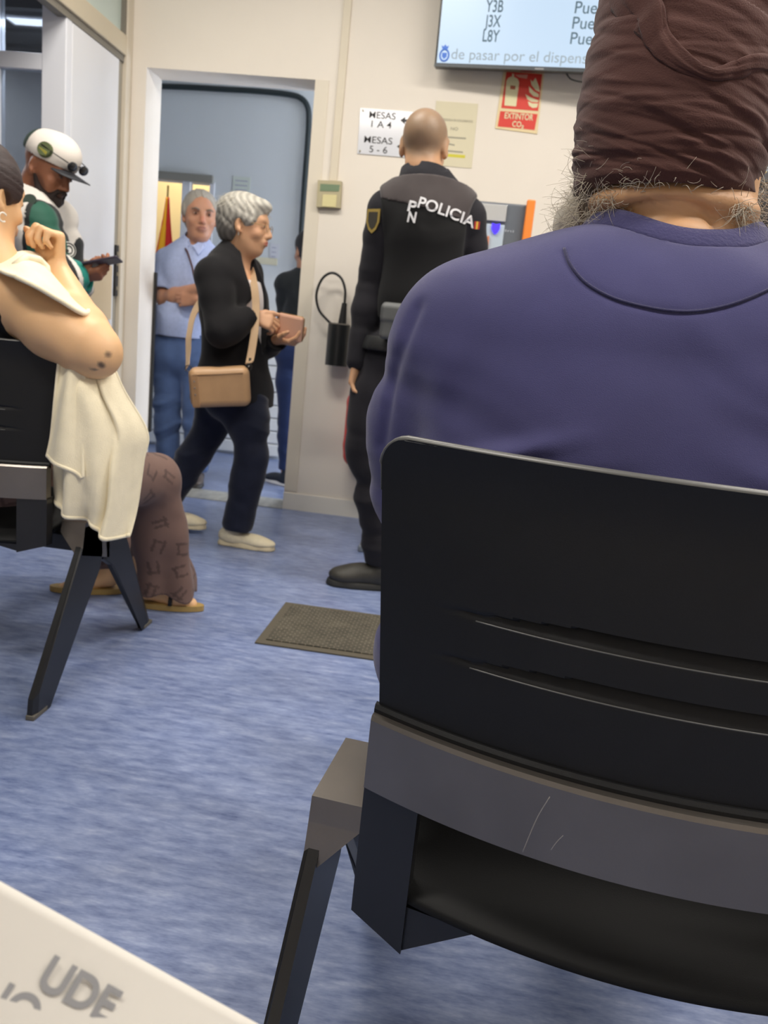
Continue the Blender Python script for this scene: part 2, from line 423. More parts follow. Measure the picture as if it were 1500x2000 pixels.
        # seat shell: recessed apron, rear lip, pan
        nu = 60; prof = [(.075, .50), (.075, .45), (.055, .41), (.02, .392), (.004, .384), (.0, .377), (.006, .371), (.03, .371), (.09, .385), (.3, .395), (.44, .39), (.455, .40), (.44, .425), (.3, .415), (.12, .43), (.09, .46), (.088, .50)]
        V = []; k = len(prof)
        for u in np.linspace(-.262, .262, nu):
            for j, (py, pz) in enumerate(prof):
                wgt = max(0, 1-py/.12)
                V.append(T(c+u, arc(c+u, c)*wgt+py-.03*(1-wgt)*(0 if py < .2 else 1), pz+.02*(abs(u)/.262)**3*(py > .1)))
        F = [(a*k+j, a*k+(j+1) % k, (a+1)*k+(j+1) % k, (a+1)*k+j) for a in range(nu-1) for j in range(k)]+[tuple(range(k)), tuple(range((nu-1)*k, nu*k))[::-1]]
        mb = MB(); mb.add(V, F, True); mb.build('seat', mat('black_shell', (15, 16, 17), .6, spec=.25, bump=.1, bscale=900), t)
    L = .285*2+.63*(seats-1)
    TB(MB(), (-.075, .11, .375), (L+.07, .19, .43) if False else (L+.07, .17, .372+.0), .004) if False else None
    bm_ = MB(); TB(bm_, (-.012, .12, .325), (L+.012, .19, .372), .006); bm_.build('beam', M_blackm, t)
    legp = {'rear': [(.045, .372), (.055, .425), (.15, .425), (.165, .33), (.150, .285), (-.118, .0), (-.178, 0), (-.172, .05)],
            'front': [(.15, .40), (.235, .40), (.30, .33), (.50, .0), (.445, 0), (.215, .27), (.165, .30)]}
    for x0 in (-.072, L+.054):
        for kx in ('rear', 'front'):
            P = legp[kx]; m_ = MB()
            def sec(x, ins):
                cen = np.mean(P, axis=0); return [T(x, p_[0]+(cen[0]-p_[0])*ins, p_[1] if p_[1] < .01 else p_[1]+(cen[1]-p_[1])*ins*.6) for p_ in P]
            n = len(P); A = sec(x0, .10); B = sec(x0+.005, 0); C = sec(x0+.018, 0)
            m_.add(A+B+C, [tuple(range(n))[::-1]]+[(j, (j+1) % n, n+(j+1) % n, n+j) for j in range(n)]+[(n+j, n+(j+1) % n, 2*n+(j+1) % n, 2*n+j) for j in range(n)]+[tuple(range(2*n, 3*n))])
            lg = m_.build('leg', M_blackm, t)
            fy = -.15 if kx == 'rear' else .472
            fm = MB(); TB(fm, (x0-.001, fy-.03, 0), (x0+.02, fy+.032, .012), .002); fm.build('foot_cap', mat('worn_cap', (96, 92, 84), .7), lg)['label'] = 'worn grey foot tip'
        # cast head that widens to carry the beam
        s_ = 1 if x0 < 0 else -1
        xa, xb = (x0, x0+.062) if s_ > 0 else (x0-.044, x0+.018)
        h = MB()
        top = [(xa, .052, .425), (xb, .052, .425), (xb, .19, .43), (xa, .19, .43)]
        mid = [(xa, .047, .395), (xb, .047, .395), (xb, .19, .36), (xa, .19, .36)]
        x2 = xa+.018 if s_ > 0 else xb; x1_ = xa if s_ > 0 else xb-.018
        low = [(x1_, .036, .345), (x2, .036, .345), (x2, .19, .30), (x1_, .19, .30)]
        V = [T(*p) for p in top+mid+low]
        h.add(V, [(0, 1, 2, 3)]+[(j, (j+1) % 4, 4+(j+1) % 4, 4+j) for j in range(4)]+[(4+j, 4+(j+1) % 4, 8+(j+1) % 4, 8+j) for j in range(4)]+[(8, 9, 10, 11)])
        h.build('leg_head', M_barm, t)
    return t
near_bench = bench((-.065, .76), R(6.8), 1, 2, 'black plastic bench seat in the foreground, its curved back behind the man in navy')
bench((-.995, 1.78), 0, -1, 2, 'black bench seat at the left edge under the woman with the cream towel', .37)

# ------------------------------------------------------------------ sculpting: distance fields turned into one smooth mesh
A3 = lambda p: np.array(p, np.float32)
class SDF:
    def __init__(s, lo, hi, h):
        s.h = h; s.lo = A3(lo); n = np.ceil((A3(hi)-s.lo)/h).astype(int)+1
        s.ax = [s.lo[i]+h*np.arange(n[i], dtype=np.float32) for i in range(3)]
        s.f = np.full(n, .2, np.float32)
    def sub(s, lo, hi):
        sl = []
        for i in range(3):
            a = int(np.floor((lo[i]-s.lo[i])/s.h)); b = int(np.ceil((hi[i]-s.lo[i])/s.h))+1
            sl.append(slice(max(a, 0), max(min(b, s.f.shape[i]), 0)))
        sl = tuple(sl)
        g = np.meshgrid(*[s.ax[i][sl[i]] for i in range(3)], indexing='ij', sparse=True)
        return sl, g
    def comb(s, sl, d, k, op):
        if d.size == 0: return
        f = s.f[sl]
        if op == '+':
            h = np.maximum(k-np.abs(f-d), 0)/max(k, 1e-6); s.f[sl] = np.minimum(f, d)-h*h*k*.25
        elif op == '-':
            d = -d; h = np.maximum(k-np.abs(f-d), 0)/max(k, 1e-6); s.f[sl] = np.maximum(f, d)+h*h*k*.25
        else: s.f[sl] = np.maximum(f, d)
    def cone(s, a, b, ra, rb=None, k=.02, op='+', flat=None, off=0):
        rb = ra if rb is None else rb; a = A3(a); b = A3(b); ra += off; rb += off; m = max(ra, rb)*1.25+k+.03
        sl, (x, y, z) = s.sub(np.minimum(a, b)-m, np.maximum(a, b)+m)
        x = x-a[0]; y = y-a[1]; z = z-a[2]; ba = b-a
        if flat is not None:
            n = A3(flat[0]); n = n/np.linalg.norm(n); q = 1/flat[1]-1
            dp = (x*n[0]+y*n[1]+z*n[2])*q; x = x+dp*n[0]; y = y+dp*n[1]; z = z+dp*n[2]; ba = ba+n*(ba@n)*q
        t = np.clip((x*ba[0]+y*ba[1]+z*ba[2])/max(ba@ba, 1e-9), 0, 1)
        d = np.sqrt((x-t*ba[0])**2+(y-t*ba[1])**2+(z-t*ba[2])**2)-(ra+t*(rb-ra))
        if flat is not None: d = d*min(1, flat[1]*1.2)
        s.comb(sl, d, k, op); return s
    def chain(s, pts, rad, k=.02, op='+', flat=None, off=0):
        for i in range(len(pts)-1): s.cone(pts[i], pts[i+1], rad[i], rad[i+1], k, op, flat, off)
        return s
    def ell(s, c, r, M=None, k=.02, op='+', off=0):
        c = A3(c); r = A3(r)+off; m = max(r)+k+.03
        sl, (x, y, z) = s.sub(c-m, c+m); x = x-c[0]; y = y-c[1]; z = z-c[2]
        if M is not None:
            M = np.asarray(M, np.float32)   # columns: local axes
            x, y, z = (x*M[0, j]+y*M[1, j]+z*M[2, j] for j in range(3))
        k0 = np.sqrt((x/r[0])**2+(y/r[1])**2+(z/r[2])**2); k1 = np.sqrt((x/r[0]**2)**2+(y/r[1]**2)**2+(z/r[2]**2)**2)
        s.comb(sl, (k0*(k0-1)/np.maximum(k1, 1e-6)).astype(np.float32), k, op); return s
    def box(s, c, hf, M=None, rd=.005, k=.01, op='+', off=0):
        c = A3(c); hf = A3(hf)+off; m = float(np.linalg.norm(hf))+k+.03
        sl, (x, y, z) = s.sub(c-m, c+m); x = x-c[0]; y = y-c[1]; z = z-c[2]
        if M is not None:
            M = np.asarray(M, np.float32); x, y, z = (x*M[0, j]+y*M[1, j]+z*M[2, j] for j in range(3))
        qx = np.abs(x)-hf[0]+rd; qy = np.abs(y)-hf[1]+rd; qz = np.abs(z)-hf[2]+rd
        d = np.sqrt(np.maximum(qx, 0)**2+np.maximum(qy, 0)**2+np.maximum(qz, 0)**2)+np.minimum(np.maximum(np.maximum(qx, qy), qz), 0)-rd
        s.comb(sl, d, k, op); return s
    def plane(s, p, n, op='^'):
        """keep the side that n points away from"""
        n = A3(n)/np.linalg.norm(n); g = np.meshgrid(*s.ax, indexing='ij', sparse=True)
        d = (g[0]-p[0])*n[0]+(g[1]-p[1])*n[1]+(g[2]-p[2])*n[2]; s.f = np.maximum(s.f, d.astype(np.float32)); return s
    def disp(s, fn):
        g = np.meshgrid(*s.ax, indexing='ij', sparse=True)
        s.f = s.f+np.asarray(fn(*g), np.float32)*(np.abs(s.f) < .06); return s
    def mesh(s):
        f = s.f; sg = f < 0; n = f.shape; h = s.h
        cnt = np.zeros(tuple(q-1 for q in n), np.int8)
        for i in (0, 1):
            for j in (0, 1):
                for k in (0, 1): cnt += sg[i:n[0]-1+i, j:n[1]-1+j, k:n[2]-1+k]
        act = np.argwhere((cnt > 0) & (cnt < 8)); 
        idx = np.full(cnt.shape, -1, np.int32); idx[act[:, 0], act[:, 1], act[:, 2]] = np.arange(len(act))
        acc = np.zeros((len(act), 3), np.float64); num = np.zeros(len(act))
        C = [(i, j, k) for i in (0, 1) for j in (0, 1) for k in (0, 1)]
        val = {c: f[act[:, 0]+c[0], act[:, 1]+c[1], act[:, 2]+c[2]] for c in C}
        for a in C:
            for ax in range(3):
                if a[ax] == 0:
                    b = list(a); b[ax] = 1; b = tuple(b); va, vb = val[a], val[b]
                    m = (va < 0) != (vb < 0); t = np.where(m, va/np.where(va-vb == 0, 1, va-vb), 0)
                    P = np.zeros((len(act), 3)); P += a; P[:, ax] += t
                    acc[m] += P[m]; num[m] += 1
        V = (act+acc/num[:, None])*h+s.lo
        Q = []
        for ax in range(3):
            o1, o2 = [(1, 2), (2, 0), (0, 1)][ax]
            sa = [slice(None)]*3; sb = [slice(None)]*3; sa[ax] = slice(0, -1); sb[ax] = slice(1, None)
            A = sg[tuple(sa)]; B = sg[tuple(sb)]; E = np.argwhere(A != B)
            E = E[(E[:, o1] > 0) & (E[:, o2] > 0) & (E[:, o1] < n[o1]-1) & (E[:, o2] < n[o2]-1)]
            ins = A[E[:, 0], E[:, 1], E[:, 2]]
            def cell(d1, d2):
                c = E.copy(); c[:, o1] -= d1; c[:, o2] -= d2; return idx[c[:, 0], c[:, 1], c[:, 2]]
            q = np.stack([cell(1, 1), cell(0, 1), cell(0, 0), cell(1, 0)], 1)
            q[~ins] = q[~ins][:, ::-1]; Q.append(q)
        Q = np.concatenate(Q); Q = Q[(Q >= 0).all(1)]
        return V, Q
    def build(s, name, m, parent, col=None, smooth=0):
        V, Q = s.mesh()
        for _ in range(smooth):
            a = np.zeros_like(V); c = np.zeros(len(V))
            for i in range(4):
                j = (i+1) % 4
                np.add.at(a, Q[:, i], V[Q[:, j]]); np.add.at(c, Q[:, i], 1); np.add.at(a, Q[:, j], V[Q[:, i]]); np.add.at(c, Q[:, j], 1)
            V = V*.5+.5*a/np.maximum(c, 1)[:, None]
        cc = None
        if col is not None: cc = col(V)
        return mesh_obj(name, V, Q, m, parent, col=cc)

def nz(v): v = np.asarray(v, float); return v/max(np.linalg.norm(v), 1e-9)
def frame(fwd, up=(0, 0, 1)):
    f = nz(fwd); r = nz(np.cross(f, up)); u = np.cross(r, f); return np.stack([r, f, u], 1)   # columns right, forward, up
def lerp(a, b, t): return np.asarray(a, float)*(1-t)+np.asarray(b, float)*t
def folds(amp, d1, f1, d2, f2, seed=0):
    d1 = nz(d1); d2 = nz(d2)
    def fn(x, y, z):
        a = x*d1[0]+y*d1[1]+z*d1[2]; b = x*d2[0]+y*d2[1]+z*d2[2]
        w = np.sin(b*f2+seed)*1.3+np.sin(x*f2*.6+seed*2.1)+np.sin(z*f2*.45+seed)
        v = np.sin(a*f1+w)*.6+np.sin(a*f1*1.9+w*1.7+seed)*.4
        return amp*(v*np.abs(v))*(.5+.5*np.sin(b*f2*.7+a*f1*.21+seed*3))
    return fn

# ---- head
def head_sdf(F, c, H, sc=1., off=0, nose=1, ears=True, jaw=1.):
    c = np.asarray(c, float); H = np.asarray(H)
    P = lambda x, y, z: c+H@np.array([x, y, z])*sc
    r = lambda *a: [q*sc for q in a]
    F.ell(P(0, -.008, .035), r(.076, .096, .084), H, .02, off=off)
    F.ell(P(0, .022, -.025), r(.063*jaw, .068, .085), H, .035, off=off)
    F.ell(P(0, .045, -.092), r(.034*jaw, .034, .024), H, .04, off=off)
    if nose:
        F.cone(P(-.034, .074, .030), P(.034, .074, .030), .013*sc, .013*sc, .02)
        for s_ in (-1, 1):
            F.ell(P(s_*.032, .098, .008), r(.019, .016, .013), H, .012, op='-')
            F.ell(P(s_*.032, .077, .007), r(.014, .013, .010), H, .006)
            F.ell(P(s_*.042, .062, -.028), r(.018, .018, .016), H, .02)
            F.ell(P(s_*.011, .096, -.032), r(.009, .010, .008), H, .008)
        F.cone(P(0, .086, .018), P(0, .108, -.026), .009*sc, .012*sc, .012)
        F.ell(P(0, .084, -.056), r(.026, .014, .018), H, .015)
        F.ell(P(0, .097, -.053), r(.022, .008, .005), H, .004)
        F.ell(P(0, .095, -.064), r(.019, .009, .006), H, .004)
        F.cone(P(-.021, .103, -.0585), P(.021, .103, -.0585), .0028*sc, .0028*sc, .003, op='-')
    if ears:
        for s_ in (-1, 1):
            e = frame(H@np.array([s_*.9, -.45, 0.]), H[:, 2])
            F.ell(P(s_*.079, -.010, -.002), r(.019, .009, .033), e, .008)
            F.ell(P(s_*.079+s_*.008, .000, -.002), r(.009, .008, .018), e, .006, op='-')
            F.ell(P(s_*.076, -.004, -.030), r(.010, .007, .010), e, .006)
    return P
def eyes(P, H, sc, parent, iris=(60, 42, 30), near=0.0):
    for s_ in (-1, 1):
        mb = MB(); o = P(s_*.032, .0765, .007)
        V = []; n = 12
        bm = bmesh.new(); bmesh.ops.create_uvsphere(bm, u_segments=16, v_segments=10, radius=1)
        for v in bm.verts: v.co = Vector((o+H@(np.array(v.co[:])*np.array([.0125, .0135, .0062])*sc)).tolist())
        bm.verts.index_update(); mb.add([v.co for v in bm.verts], [[v.index for v in f.verts] for f in bm.faces], True); bm.free()
        e = mb.build('eye', mat('eye_white', (205, 198, 188), .25), parent)
        m2 = MB(); a = P(s_*.032, .0895, .007); b = P(s_*.032, .0908, .007); m2.cyl(a, b, .0052*sc, .0045*sc, 12)
        m2.build('iris', mat('iris_dark', iris, .2), e)

# ---- hand: palm, four separate fingers of unequal length, thumb from the side of the palm
def hand(F, wr, dirn, palm, thumb_side, curl=(.5, .5, .5, .5), sc=1., spread=.06, thumb=(.5, .5), k=.006, tdir=None):
    """dirn wrist->knuckles, palm = palm normal, thumb_side = direction in the hand plane to the thumb"""
    d = nz(dirn); p = nz(np.asarray(palm)-d*np.dot(palm, d)); s_ = nz(np.cross(d, p)); s_ = s_ if np.dot(s_, thumb_side) > 0 else -s_
    w = np.asarray(wr, float); out = {}
    L = .088*sc
    for q in (-.026, -.009, .009, .025):
        F.cone(w+s_*q*sc*.6, w+d*L*(.96-.06*abs(q/.025))+s_*q*sc, .013*sc, .0115*sc, .014, flat=(p, .95))
    F.ell(w+d*.03*sc+s_*.02*sc+p*.006*sc, (.016*sc, .024*sc, .013*sc), frame(d, p), .014)
    segs = [(.043, .026, .021, .0092), (.047, .031, .022, .0092), (.043, .028, .021, .0088), (.034, .021, .019, .0080)]
    for i, (a, b, c_, r) in enumerate(segs):
        q = (.026, .009, -.009, -.026)[i]
        K = w+d*L*(.97-.08*abs(q/.026))+s_*q*sc; dd = nz(d+s_*spread*(1.5-i)*1.0)
        cu = curl[i]; pt = K; ang = 0; pts = [K-dd*.012*sc]; rr = [r*sc*1.1]
        pts.append(K); rr.append(r*sc*1.05)
        for j, l in enumerate((a, b, c_)):
            ang += cu*(1.0, 1.15, .75)[j]
            v = dd*math.cos(ang)+p*math.sin(ang); pt = pt+v*l*sc; pts.append(pt); rr.append(r*sc*(1, .92, .8)[j])
        F.chain(pts, rr, k*.5); out[i] = pts
    t0 = w+d*.018*sc+s_*.022*sc+p*.004*sc
    td = nz(d*.75+s_*.8+p*.25) if tdir is None else nz(tdir)
    t1 = t0+td*.038*sc; td2 = nz(td*(1-thumb[0])+(d*.8+p*thumb[1])*thumb[0]); t2 = t1+td2*.032*sc; td3 = nz(td2*(1-thumb[0]*.6)+(d*.6+p*thumb[1]-s_*.3)*thumb[0]*.6); t3 = t2+td3*.025*sc
    F.chain([t0, t1, t2, t3], [.0145*sc, .0125*sc, .0105*sc, .0085*sc], k); out['t'] = [t0, t1, t2, t3]
    return out

def shoe(name, ank, toe_dir, L, m_up, m_sole, parent, h=.09, w=.045, res=.004):
    """ankle on the ground projection; toe_dir level"""
    d = nz((toe_dir[0], toe_dir[1], 0)); H = frame(d); z0 = ank[2]; P = lambda x, y, z: np.array([ank[0], ank[1], z0])+H@np.array([x, y, z])
    c = P(0, L*.18, h/2); F = SDF(c-L*.75, c+L*.75, res)
    F.ell(P(0, -L*.10, h*.50), (w*.86, L*.20, h*.52), H, .02); F.ell(P(0, L*.22, h*.40), (w*.92, L*.30, h*.36), H, .04); F.ell(P(0, L*.48, h*.32), (w*1.02, L*.24, h*.27), H, .03)
    F.cone(P(0, -.01, h*.5), P(0, -.015, h*1.05), w*.8, w*.8, .02)
    F.plane((0, 0, z0+.018), (0, 0, -1))
    up = F.build(name, m_up, parent)
    G = SDF(c-L*.75, c+L*.75, res)
    for a, b, r in ((-L*.16, L*.15, w*.88), (L*.15, L*.36, w*.80), (L*.36, L*.56, w*.98)):
        G.cone(P(0, a, .0), P(0, b, .0), r, r*.99, .03)
    G.f = np.maximum(G.f, np.maximum(G.ax[2][None, None, :]-(z0+.026), z0+.001-G.ax[2][None, None, :])).astype(np.float32)
    G.build('sole', m_sole, up)
    return up
def seam(target, pix, r, name, m, parent, sink=.3, n=8):
    me = target.data; off = world_loc(target)
    bv = BVHTree.FromPolygons([v.co+off for v in me.vertices], [tuple(p.vertices) for p in me.polygons])
    pts = []
    for q in spline([(a, b, 0) for a, b in pix], n):
        d = Vector(ray(q[0], q[1]).tolist()).normalized(); h = bv.ray_cast(Vector(CAM_POS.tolist()), d)
        if h[0] is not None: pts.append(h[0]+h[1].normalized()*(-r*sink if h[1].dot(d) < 0 else r*sink))
    if len(pts) < 3: return None
    # even out the depth
    P = np.array([p[:] for p in pts]); 
    for _ in range(2): P[1:-1] = P[1:-1]*.5+(P[:-2]+P[2:])*.25
    return MB().tube([Vector(p) for p in P], r, 6).build(name, m, parent)
def groove(target, pix, width, depth, n=8):
    me = target.data; off = world_loc(target); b = bvh(target); pts = []
    for q in spline([(a, c, 0) for a, c in pix], n):
        h = b.ray_cast(Vector(CAM_POS.tolist()), Vector(ray(q[0], q[1]).tolist()).normalized())
        if h[0] is not None: pts.append(h[0][:])
    if len(pts) < 2: return
    pts = np.array(pts); V = np.empty(len(me.vertices)*3, np.float32); me.vertices.foreach_get('co', V); V = V.reshape(-1, 3)+np.array(off[:]); N = np.array([v.normal[:] for v in me.vertices])
    idx = np.where(((V > pts.min(0)-width*3) & (V < pts.max(0)+width*3)).all(1))[0]; d = np.full(len(idx), 9.)
    for a, c in zip(pts[:-1], pts[1:]):
        e = c-a; t = np.clip(((V[idx]-a)@e)/max(e@e, 1e-12), 0, 1); d = np.minimum(d, np.linalg.norm(V[idx]-a-t[:, None]*e, axis=1))
    V[idx] -= N[idx]*(depth*np.exp(-(d/width)**2))[:, None]; me.vertices.foreach_set('co', (V-np.array(off[:])).astype(np.float32).ravel()); me.update()
def bvh(o):
    off = world_loc(o); return BVHTree.FromPolygons([v.co+off for v in o.data.vertices], [tuple(p.vertices) for p in o.data.polygons])
def hairs(name, roots, dirs, L, r, m, parent, seed=0, curl=.4, seg=7, droop=.3):
    rnd = random.Random(seed); mb = MB()
    for p, d in zip(roots, dirs):
        l = L*rnd.uniform(.4, 1.2); p = Vector(p); d = Vector(d).normalized(); ax = Vector((rnd.gauss(0, 1), rnd.gauss(0, 1), rnd.gauss(0, 1))).normalized()
        pts = [p]; cu = curl*rnd.uniform(-1, 1)
        for i in range(seg):
            d = (d+ax.cross(d)*cu+Vector((0, 0, -droop*.1))).normalized(); p = p+d*l/seg; pts.append(p)
        mb.tube(pts, [r*(1-.6*i/seg) for i in range(seg+1)], 3)
    o = mb.build(name, m, parent); o['kind'] = 'stuff'; return o
def skin(name, col): return mat(name, col, .5, sss=.12, attr=True, bump=.12, bscale=350)
def skincol(base, spots=()):
    """spots: (centre, radius, colour, strength)"""
    b = np.array(lin(base))
    def fn(V):
        c = np.tile(b, (len(V), 1)).astype(np.float32)
        n = np.sin(V[:, 0]*61+np.sin(V[:, 2]*43))*np.sin(V[:, 1]*57+V[:, 2]*37); c *= (1+.05*n)[:, None]
        for s_ in spots:
            cen, r, cc, st = s_[:4]; M = s_[4] if len(s_) > 4 else None
            d = (V-np.asarray(cen)); 
            if M is not None: d = d@np.asarray(M)
            q = np.linalg.norm(d/np.asarray(r), axis=1); w = np.clip((1.25-q)/.5, 0, 1)*st
            c = c*(1-w[:, None])+np.array(lin(cc))*w[:, None]
        return c
    return fn

_bar = [c for c in near_bench.children if c.name.startswith('back_bar')][0]
seam(_bar, [(1074, 1556), (1048, 1600), (1021, 1664)], .0005, 'scratch', mat('scratch_grey', (150, 146, 140), .5), _bar, 0)
seam(_bar, [(1100, 1632), (1088, 1644), (1076, 1660)], .0004, 'scratch', mat('scratch_grey', (150, 146, 140), .5), _bar, 0)

# ------------------------------------------------------------------ cloth and skin materials
def cloth(name, col, bump=.35, bscale=450, var=.06, vscale=25, rough=.88, attr=False, sheen=.25):
    return mat(name, col, rough, spec=.25, bump=bump, bscale=bscale, var=var, vscale=vscale, sheen=sheen, attr=attr)
def person(name_pt, label): return empty('person', name_pt, label, 'person', None)

# ================================================================== man in navy sweatshirt, seated in the foreground
def front_man():
    t = person((.21, .98, 0), 'seated man seen from behind in navy sweatshirt and dark brown turban')
    Mn = cloth('navy_fleece', (70, 69, 110), bump=.28, bscale=1100, var=.10, vscale=9, sheen=.2)
    Ms = skin('skin_tan', (196, 150, 108))
    C = .205
    def torso(F, off=0):
        F.ell((C, .995, .92), (.225, .185, .175), None, .06, off=off)
        F.ell((C, .985, .76), (.250, .225, .20), None, .08, off=off)
        F.ell((C, 1.0, .56), (.298, .21, .17), None, .08, off=off)
        for s_ in (-1, 1):
            F.cone((C+s_*.085, .985, .998), (C+s_*.20, .99, .955), .079, .090, .05, off=off)
            F.cone((C+s_*.12, .93, .94), (C+s_*.12, .91, .82), .10, .11, .12, off=off)
    def arms(F, off=0):
        F.cone((C-.085, .925, 1.004), (C+.085, .925, .998), .078, .078, .03, off=off)
        for s_ in (-1, 1):
            F.chain([(C+s_*.222, .985, .945), (C+s_*.262, 1.03, .845), (C+s_*.266, 1.06, .76)], [.082, .062, .052], .07, off=off)
            F.chain([(C+s_*.278, 1.06, .76), (C+s_*.25, 1.18, .68), (C+s_*.16, 1.30, .62)], [.054, .052, .043], .02, off=off)
            F.cone((C+s_*.264, 1.05, .80), (C+s_*.250, 1.02, .72), .052, .045, .04, off=off)
    # skin: head, neck, hands in one surface with the trunk under the clothes
    H = frame((.08, 1, -.05)); hc = np.array((.192, 1.035, 1.205))
    F = SDF((-.15, .70, .40), (.56, 1.50, 1.40), .0055)
    torso(F, -.02); arms(F, -.015)
    P = head_sdf(F, hc, H, 1.06, jaw=1.12, ears=False)
    F.chain([(C-.005, 1.0, 1.02), (.197, 1.0, 1.12), (.192, 1.02, 1.17)], [.100, .083, .080], .03)
    F.ell((.196, .962, 1.084), (.066, .069, .034), None, .004)
    F.ell((.192, .975, 1.124), (.094, .074, .028), None, .003)
    F.ell((.19, .985, 1.165), (.088, .07, .03), None, .02)
    for s_, q in ((-1, (.1, .8, -.3)), (1, (-.1, .8, -.3))):
        hand(F, (C+s_*.15, 1.315, .612), (-s_*.45, .9, -.1), (0, 0, -1), (-s_, 0, 0), (.35, .4, .4, .45))
    b = F.build('body', Ms, t, skincol((198, 152, 110), [(P(0, .1, -.06), (.02, .02, .01), (150, 84, 72), .8)]))
    b['label'] = 'tan skin of the neck with a deep fold'
    groove(b, [(1186, 440), (1222, 411), (1270, 397), (1330, 394), (1376, 413), (1404, 450)], .0045, .006)
    eyes(P, H, 1.06, t)
    # sweatshirt
    F = SDF((-.20, .70, .38), (.61, 1.42, 1.16), .0048)
    torso(F); arms(F)
    F.disp(folds(.0045, (.5, 0, 1), 42, (1, .2, -.4), 16, 1.3))
    def soft(x, y, z):   # draping creases low on the back and at the arm hole
        g = 0
        for (px, pz, sx, sz, a, rot) in ((.02, .845, .06, .010, .012, -.35), (.055, .82, .07, .009, -.010, -.25), (.0, .78, .05, .012, .008, -.5), (.36, .83, .09, .012, .006, .3), (-.04, .90, .02, .05, .006, .0), (.19, .955, .12, .03, -.004, 0)):
            dx = x-px; dz = z-pz; u = dx*math.cos(rot)-dz*math.sin(rot); v = dx*math.sin(rot)+dz*math.cos(rot)
            g = g-a*np.exp(-(u/sx)**2-(v/sz)**2)
        return g
    F.disp(soft)
    F.cone((.199, .985, 1.04), (.199, .985, 1.30), .098, .12, .008, op='-')     # neck opening
    for s_ in (-1, 1): F.plane((C+s_*.16, 1.30, .62), (-s_*.5, .9, -.15)) if False else None
    sh = F.build('sweatshirt', Mn, t)
    # ribbed collar band following the neck opening
    bs = bvh(sh); col = []; rb = MB()
    for i in range(72):
        a = 2*math.pi*i/72; ca, sa = math.cos(a), math.sin(a)
        x_, y_ = .199+.109*ca, .985+.107*sa; hh = bs.ray_cast(Vector((x_, y_, 1.4)), Vector((0, 0, -1))); col.append((x_, y_, hh[0].z if hh[0] is not None else 1.03))
    col = np.array(col); nu = 72
    for _ in range(4): col[:, 2] = (np.roll(col[:, 2], 1)+col[:, 2]*2+np.roll(col[:, 2], -1))/4
    prof = [(-.002, -.006), (.004, .004), (.010, .012), (.017, .019), (.021, .019), (.020, .010), (.012, -.006)]
    V = []; ctr = np.array((.199, .985, 0))
    for p in col:
        rd = nz((p-ctr)*np.array([1, 1, 0]))
        for (o, hgt) in prof: V.append(p-rd*o+np.array([0, 0, hgt]))
    k = len(prof); Fc = [(i*k+j, ((i+1) % nu)*k+j, ((i+1) % nu)*k+(j+1) % k, i*k+(j+1) % k) for i in range(nu) for j in range(k)]
    mb = MB(); mb.add(V, Fc, True); cb = mb.build('collar', cloth('navy_rib', (66, 64, 104), bump=.6, bscale=300), sh)
    sm = cloth('navy_stitch', (54, 53, 86))
    seam(sh, [(1102, 485), (1114, 517), (1150, 557), (1220, 590), (1330, 609), (1420, 597), (1500, 566), (1560, 530)], .0016, 'seam', sm, sh, 0)
    groove(sh, [(812, 605), (794, 650), (772, 715), (755, 800), (745, 870)], .012, .005); groove(sh, [(1104, 492), (1116, 520), (1150, 557), (1220, 590), (1330, 609), (1420, 597), (1500, 566), (1560, 530)], .005, .0014)
    # trousers
    F = SDF((-.16, .78, 0.02), (.58, 1.62, .66), .008)
    F.ell((C, 1.02, .50), (.26, .19, .11), None, .05)
    for s_ in (-1, 1):
        F.chain([(C+s_*.12, 1.02, .50), (C+s_*.17, 1.44, .50)], [.10, .075], .05); F.chain([(C+s_*.17, 1.44, .49), (C+s_*.18, 1.42, .25), (C+s_*.18, 1.40, .07)], [.075, .07, .06], .03)
    F.disp(folds(.006, (0, 1, 1), 30, (1, 0, 0), 14, 4)); F.build('trousers', cloth('charcoal_trousers', (48, 48, 54)), t)
    for s_ in (-1, 1): shoe('shoe', (C+s_*.18, 1.41, 0), (s_*.1, 1, 0), .28, mat('black_leather', (26, 25, 25), .4), mat('rubber_sole', (40, 38, 36), .7), t)
    # turban: wound cloth, many long slanting pleats, a twisted band over the top
    Mt = cloth('turban_cotton', (80, 52, 47), bump=.35, bscale=600, var=.10, vscale=12, rough=.85, sheen=.12)
    cx, cy = .185, 1.005; nu, nv = 300, 220
    th = np.linspace(0, 2*math.pi, nu, endpoint=False)[None, :]; v = np.linspace(0, 1, nv)[:, None]
    prz = np.array([0, .04, .16, .35, .55, .72, .84, .92, .97, 1.0]); prr = np.array([.90, .97, 1.02, 1.04, 1.02, .95, .82, .62, .38, .02])
    zz = 1.134+.310*np.array([0, .03, .14, .33, .53, .73, .86, .94, .985, 1.0])
    rr = np.interp(v, prz, prr); z = np.interp(v, prz, zz)
    ph = th  # angle 0 = +x, -pi/2 = towards the viewer
    rs = np.random.RandomState(11); fade = np.clip((1-v)*3.2, 0, 1)*np.clip(.3+v*6, 0, 1); g = 0*ph*v
